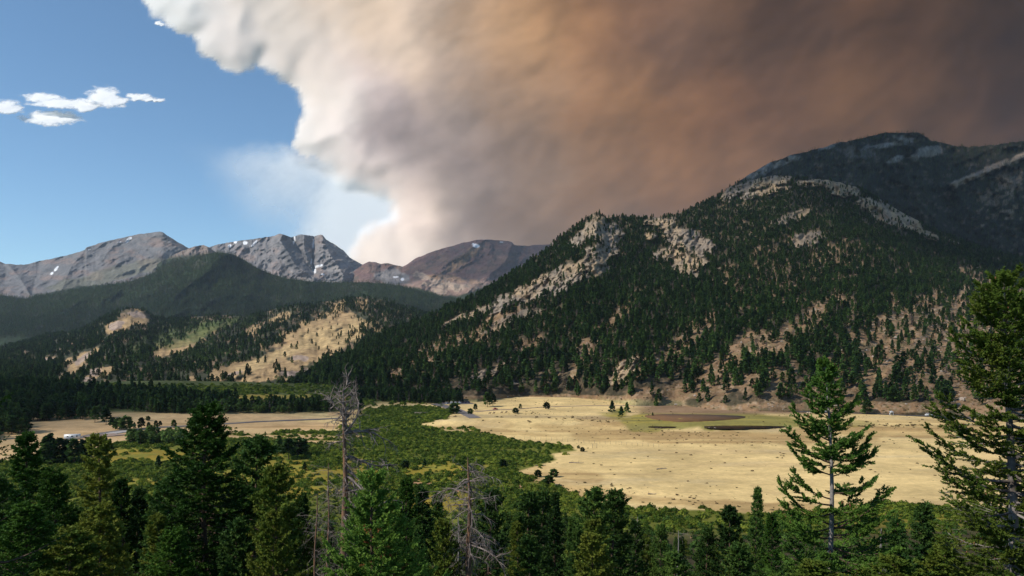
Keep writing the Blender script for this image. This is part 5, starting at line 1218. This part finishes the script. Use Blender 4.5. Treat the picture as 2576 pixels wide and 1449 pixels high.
# stone wall by the road
x, y, z = ground_pt(2043, 1039.5); M_PALE = mat_plain('pale_stone', (.50, .38, .26), .9, ns=1.5, bump=.1)
part_o = bpy.data.objects.new('boulder_row', None); COL.objects.link(part_o); part_o.location = (x, y, z); props(part_o, 'row of pale tan boulders at the roadside left of the small white car', 'boulders')
for k in range(6):
    r = link('boulder', rock_mesh(60 + k, M_PALE), part_o, (-4 + k * 1.8, rng.normal() * .4, .4), rng.random() * 6, (1.1, .8, 1.))
# horse riders
def grow(name, verts, edges, radii, mat, parent, lv=1):
    me = bpy.data.meshes.new(name); me.from_pydata(verts, edges, []); o = bpy.data.objects.new(name, me); COL.objects.link(o); o.parent = parent
    md = o.modifiers.new('skin', 'SKIN'); 
    if not me.skin_vertices: me.skin_vertices.new()
    for i, r in enumerate(radii): me.skin_vertices[0].data[i].radius = (r, r)
    me.skin_vertices[0].data[0].use_root = True; ss = o.modifiers.new('smooth', 'SUBSURF'); ss.levels = lv; ss.render_levels = lv; me.materials.append(mat); return o
HV = [(0, 0, 1.15), (.55, 0, 1.2), (-.55, 0, 1.2), (.85, 0, 1.55), (1.15, 0, 1.85), (1.5, 0, 1.65), (.6, .18, .75), (.62, .18, .4), (.6, .18, .03), (.5, -.18, .75), (.58, -.18, .4), (.5, -.18, .03), (-.6, .18, .8), (-.72, .18, .45), (-.62, .18, .03), (-.55, -.18, .8), (-.68, -.18, .45), (-.75, -.18, .03), (-.85, 0, 1.15), (-.98, 0, .6)]
HE = [(0, 1), (0, 2), (1, 3), (3, 4), (4, 5), (1, 6), (6, 7), (7, 8), (1, 9), (9, 10), (10, 11), (2, 12), (12, 13), (13, 14), (2, 15), (15, 16), (16, 17), (2, 18), (18, 19)]
HR = [.32, .29, .30, .19, .15, .09, .11, .06, .06, .11, .06, .06, .14, .07, .06, .14, .07, .06, .07, .04]
PV = [(0, 0, 1.45), (0, 0, 1.75), (.02, 0, 2.0), (.03, 0, 2.12), (.05, 0, 2.3), (.25, .24, 1.35), (.18, .33, .95), (.28, .33, .85), (.25, -.24, 1.35), (.18, -.33, .95), (.28, -.33, .85), (.05, .22, 1.95), (.15, .30, 1.7), (.4, .16, 1.6), (.05, -.22, 1.95), (.15, -.30, 1.7), (.4, -.16, 1.6)]
PE_ = [(0, 1), (1, 2), (2, 3), (3, 4), (0, 5), (5, 6), (6, 7), (0, 8), (8, 9), (9, 10), (2, 11), (11, 12), (12, 13), (2, 14), (14, 15), (15, 16)]
PR = [.17, .16, .15, .06, .10, .10, .07, .06, .10, .07, .06, .07, .05, .04, .07, .05, .04]
for k, (vx, vy, hd, lab) in enumerate([(1232, 1042.5, 8, 'leftmost of the horse riders crossing the meadow'), (1242, 1042.2, 4, 'second horse rider from the left, close behind the first'), (1262, 1040.8, 12, 'middle horse rider, set apart from the pair at left'),
                                       (1273, 1040.2, 6, 'horse rider just left of the rightmost one'), (1295, 1039.4, 2, 'rightmost of the horse riders crossing the meadow')]):
    x, y, z = ground_pt(vx, vy); e = bpy.data.objects.new('horse', None); COL.objects.link(e); e.location = (x, y, z); e.rotation_euler = (0, 0, R(hd)); props(e, 'brown horse carrying the ' + lab, 'horse', None)
    grow('horse_body', HV, HE, HR, M_HORSE, e); part('saddle', [((0, 0, 1.47), (.5, .5, .08), (.8, .8))], M_TYRE, e)
    p = bpy.data.objects.new('person', None); COL.objects.link(p); p.location = (x, y, z + .05); p.rotation_euler = (0, 0, R(hd)); props(p, lab, 'person')
    grow('person_body', PV, PE_, PR, M_CLOTH if k % 2 else mat_plain('rider_shirt', (.35, .30, .25), .9), p); part('hat', [((.05, 0, 2.40), (.42, .42, .04)), ((.05, 0, 2.46), (.2, .2, .12))], M_WOOD, p)
# small footbridge
x, y, z = ground_pt(1060, 1044); e = bpy.data.objects.new('footbridge', None); COL.objects.link(e); e.location = (x, y, z); props(e, 'low wooden footbridge in the willows left of the round dark tree', 'bridge')
part('deck', [((0, 0, 1.3), (11, 2, .25))], M_WOOD, e); part('railing', [((0, -.95, 2.2), (11, .12, .16)), ((0, .95, 2.2), (11, .12, .16)), ((0, -.95, 1.8), (11, .1, .12)), ((0, .95, 1.8), (11, .1, .12))], M_WOOD, e)
for k in (-5, 0, 5): part('post', [((k, -.95, 1.1), (.25, .25, 2.3)), ((k, .95, 1.1), (.25, .25, 2.3))], M_WOOD, e)
# wooden gate frame and fence posts in the meadow
x, y, z = ground_pt(1496, 1127); e = bpy.data.objects.new('fence_gate', None); COL.objects.link(e); e.location = (x, y, z); e.rotation_euler = (0, 0, R(15)); props(e, 'lone wooden gate frame standing in the golden meadow', 'gate')
for k in (-1.3, 1.3): part('post', [((k, 0, 1.2), (.14, .14, 2.4))], M_WOOD, e)
part('rail', [((0, 0, 2.2), (2.7, .1, .1)), ((0, 0, 1.2), (2.7, .08, .08)), ((0, 0, .5), (2.7, .08, .08))], M_WOOD, e)
PM_ = None
for k in range(26):
    vx, vy = 1320 + k * 13.5, 1104 + k * .85 + (8 if k > 13 else 0) * 0
    x, y, z = ground_pt(vx, vy)
    if PM_ is None: po = part('fence_post', [((0, 0, .9), (.12, .12, 1.9))], M_WOOD, None); PM_ = po.data
    else: po = link('fence_post', PM_)
    po.location = (x, y, z); props(po, 'thin wooden post in the faint line left and right of the gate frame', 'post', 'fence posts crossing the meadow')
# lone trees: (base vx, base vy, height in picture units, kind, label)
RT = [far_tree(8, 3.3, 81, 170, 'round', L_FARD, .12), far_tree(9, 3.0, 82, 170, 'pine', None, .14), far_tree(12, 3.1, 83, 170, 'fir', None, .08), far_tree(14, 4.2, 84, 190, 'pine', None, .2), far_tree(9, 3.6, 85, 180, 'round', L_ASPEN, .1)]
RH = [8, 9, 12, 14, 9]
LONE = [(1142, 1041, 27, 0, 'dense round dark tree standing at the head of the short road'), (1183, 1042, 14, 0, 'small round tree at the lower end of the short road'), (1196, 1032, 16, 1, 'small slim pine between the short road and the red car'),
        (1226, 1024, 36, 3, 'big dark pine, left one of the pair standing out from the forest edge'), (1240, 1022, 30, 3, 'dark pine, right one of the pair standing out from the forest edge'), (1297, 1040, 14, 0, 'small round tree right of the horse riders'),
        (1309, 1028, 12, 1, 'tiny pine right above the horse riders'), (1376, 1029, 17, 0, 'lone round tree in the middle of the far meadow'), (1540, 1036, 28, 2, 'dark spruce, left one of three by the yellow pool grass'), (1563, 1048, 26, 2, 'pointed spruce, front one of three by the yellow pool grass'),
        (1577, 1038, 26, 2, 'dark spruce, right one of three by the yellow pool grass'), (1642, 1046, 9, 2, 'tiny dark bush tree at the edge of the muddy pool'), (1465, 1136, 11, 0, 'round willow bush at the tip of the green point'), (1455, 1128, 7, 0, 'small round bush just above the willow bush at the green point'),
        (356, 1078, 27, 1, 'conical pine, first of the row beside the left road'), (338, 1077, 15, 2, 'narrow little pine left of the conical one by the road'), (374, 1077, 15, 1, 'small pine right of the conical one by the road'), (392, 1074, 16, 1, 'round pine near the middle of the roadside row'),
        (403, 1073, 14, 1, 'round pine right beside the middle one of the roadside row'), (437, 1076, 20, 1, 'rounded pine on its own at the right end of the roadside row'), (372, 1058, 11, 0, 'small crooked tree on the meadow above the roadside row'), (485, 1068, 17, 0, 'round tree where the road passes behind the tallest spruce'),
        (318, 1082, 34, 4, 'broad bright green tree beside the left road'), (300, 1080, 28, 0, 'dark round tree left of the broad bright green one'), (284, 1079, 29, 3, 'dark tree at the end of the pine wood near the road'), (267, 1068, 40, 3, 'tall dark pine above the end of the hummock'),
        (239, 1062, 38, 3, 'dark pine on the far side of the hummock, left of the tall one'), (207, 1056, 36, 3, 'dark pine behind the top of the hummock'), (174, 1053, 34, 3, 'dark pine behind the left shoulder of the hummock'),
        (702, 1140, 44, 2, 'dark slim spruce with a bare trunk beside it, in the marsh'), (726, 1156, 52, 3, 'ragged dark spruce right of the slim one in the marsh'), (750, 1148, 44, 0, 'dark bushy tree right of the ragged spruce in the marsh'), (762, 1144, 40, 1, 'dark tree ending the little group in the marsh'),
        (766, 1184, 22, 2, 'tiny spruce alone in the marsh below the group'), (398, 1178, 32, 2, 'small dark spruce in front of the yellow marsh'), (328, 1113, 34, 1, 'dark tree group member in front of the gravel, left'), (342, 1111, 30, 2, 'dark pointed tree beside the roadside thicket'), (352, 1112, 26, 1, 'shorter dark tree right of the pointed one'),
        (267, 1131, 30, 2, 'small pointed spruce, left one of two near the yellow marsh'), (276, 1131, 27, 2, 'small pointed spruce, right one of two near the yellow marsh'), (114, 1168, 70, 2, 'dark spruce, leftmost of the group before the left meadow'), (126, 1168, 76, 2, 'dark spruce, tallest of the group before the left meadow'),
        (150, 1168, 64, 3, 'bushy dark tree in the group before the left meadow'), (168, 1166, 60, 2, 'dull pointed tree in the group below the white trailer'), (187, 1168, 62, 3, 'dark bushy tree below the white trailer'), (207, 1160, 54, 2, 'pointed tree at the right end of the group below the trailer'), (219, 1150, 44, 1, 'small pine below the turned earth'),
        (865, 1043, 30, 2, 'dark spruce seen just right of the tallest snag'), (905, 1042, 16, 2, 'small spruce in the far willows'), (1266, 1176, 20, 0, 'dark round willow in the scrub, centre'), (1020, 1178, 20, 0, 'dark round bush in the scrub above the stream'), (1068, 1176, 22, 2, 'little dark spruce in the scrub above the stream'),
        (1381, 1222, 26, 0, 'dark grey green bush at the edge of the golden meadow'), (1354, 1200, 18, 0, 'dark bush pair at the meadow edge, left'), (1393, 1200, 20, 0, 'dark bush right of the pair at the meadow edge'),
        (2070, 1032, 18, 1, 'small pine behind the top of the open fir'), (2182, 1042, 36, 1, 'bluish pine above the road near the dark blue car'), (2243, 1040, 62, 3, 'big spreading pine behind the notice shelter'), (2256, 1036, 50, 3, 'dark pine leaning right beside the big spreading one'), (2346, 1036, 30, 1, 'small conical pine above the white estate car'),
        (2378, 1026, 50, 3, 'open pine with layered branches above the white estate car'), (2160, 1018, 26, 2, 'small pointed pine on the slope above the dark blue car'), (2456, 1036, 34, 0, 'round dark shrub by the road near the edge conifer'), (2486, 1038, 28, 0, 'second round dark shrub by the road near the edge conifer')]
def hit(vx, vy):
    """first terrain the view ray meets: valley floor or the right mountain's foot"""
    x, y, z = ground_pt(vx, vy); Pm = PD1['P']; i = np.argmin((PD1['vx'] - vx) ** 2 + (PD1['vy'] - vy) ** 2); q = Pm.reshape(-1, 3)[i]
    if vy < 1034 and vx > 1900 and q[1] < y: return tuple(q)
    return x, y, z
for vx, vy, hp, k, lab in LONE:
    x, y, z = hit(vx, vy); s = hp / FPX * y / RH[k]
    o = link('pine_tree' if k in (1, 2, 3) else ('aspen_tree' if k == 4 else 'round_tree'), RT[k], None, (x, y, z - .1), rng.random() * 6.28, (s * 1.12, s * 1.12, s)); props(o, lab, 'tree')
# shrubs one can tell apart along the meadow
SH = []
for k in range(30): SH.append((2020 + k * 13 + rng.normal() * 5, 1071 + rng.normal() * 1.6, .9 + .9 * rng.random()))
for vx, vy in ((1250, 1049), (1262, 1050), (1337, 1041), (1350, 1050), (1382, 1052), (1400, 1055), (1420, 1053), (1440, 1051), (1460, 1056), (1490, 1058), (1510, 1060), (1530, 1062), (1330, 1060), (1334, 1062), (1215, 1058), (1145, 1048), (1150, 1080), (1235, 1084), (2320, 1056), (2180, 1062), (2290, 1064)): SH.append((vx, vy, .8 + .7 * rng.random()))
for vx, vy, r in SH:
    x, y, z = ground_pt(vx, vy); o = link('shrub', SAGE[rng.integers(0, 3)], None, (x, y, z), rng.random() * 6, r); props(o, 'low brown shrub on the dry meadow below the road', 'shrub', 'brown shrubs dotted along the dry meadow')
# fallen timber on the meadow
for vx, vy, L, a, lab in ((1360, 1172, 5, 10, 'tangle of grey driftwood at the left end of the bare meadow'), (1450, 1165, 7, -5, 'long fallen log lying on the meadow'), (1665, 1180, 6, 30, 'short fallen log on the golden grass'), (1640, 1244, 3, 0, 'small white log near the bottom of the meadow'), (2380, 1240, 5, 4, 'dark fallen log between the two big firs')):
    x, y, z = ground_pt(vx, vy); e = bpy.data.objects.new('fallen_log', None); COL.objects.link(e); e.location = (x, y, z + .2); e.rotation_euler = (0, 0, R(a)); props(e, lab, 'log')
    t = np.linspace(0, L, 7); link('log', mesh_raw('log', *tube_along(np.stack([t - L / 2, .2 * np.sin(t), .05 * np.sin(t * 2)], 1), .24 - t / L * .15, 6), M_DEAD), e)
    for q in range(4):
        b0 = np.array([rng.uniform(-L / 2, L / 2), 0, 0]); d = rng.normal(size=3); d[2] = abs(d[2]); d /= np.linalg.norm(d); link('branch', mesh_raw('branch', *tube_along([b0, b0 + d * .7, b0 + d * 1.3 + [.2, 0, .1]], [.08, .05, .02], 4), M_DEAD), e)
# boulders big enough to single out
for vx, vy, s, lab in ((2420, 1006, 3.2, 'big flat topped boulder on the open slope near the edge conifer'), (2392, 1012, 2.2, 'rounded grey boulder left of the flat topped one'), (2120, 1008, 1.8, 'pale boulder on the slope above the dark blue car'), (1700, 1018, 1.6, 'pale boulder at the foot of the forest above the ponds'), (1340, 1005, 2., 'grey boulder at the forest edge above the thin track')):
    x, y, z = hit(vx, vy) if vy > 1034 else tuple(PD1['P'].reshape(-1, 3)[np.argmin((PD1['vx'] - vx) ** 2 + (PD1['vy'] - vy) ** 2)])
    o = link('boulder', rock_mesh(int(vx), M_STONE), None, (x, y, z + s * .2), rng.random() * 6, (s * 1.3, s, s * .8)); props(o, lab, 'boulder')
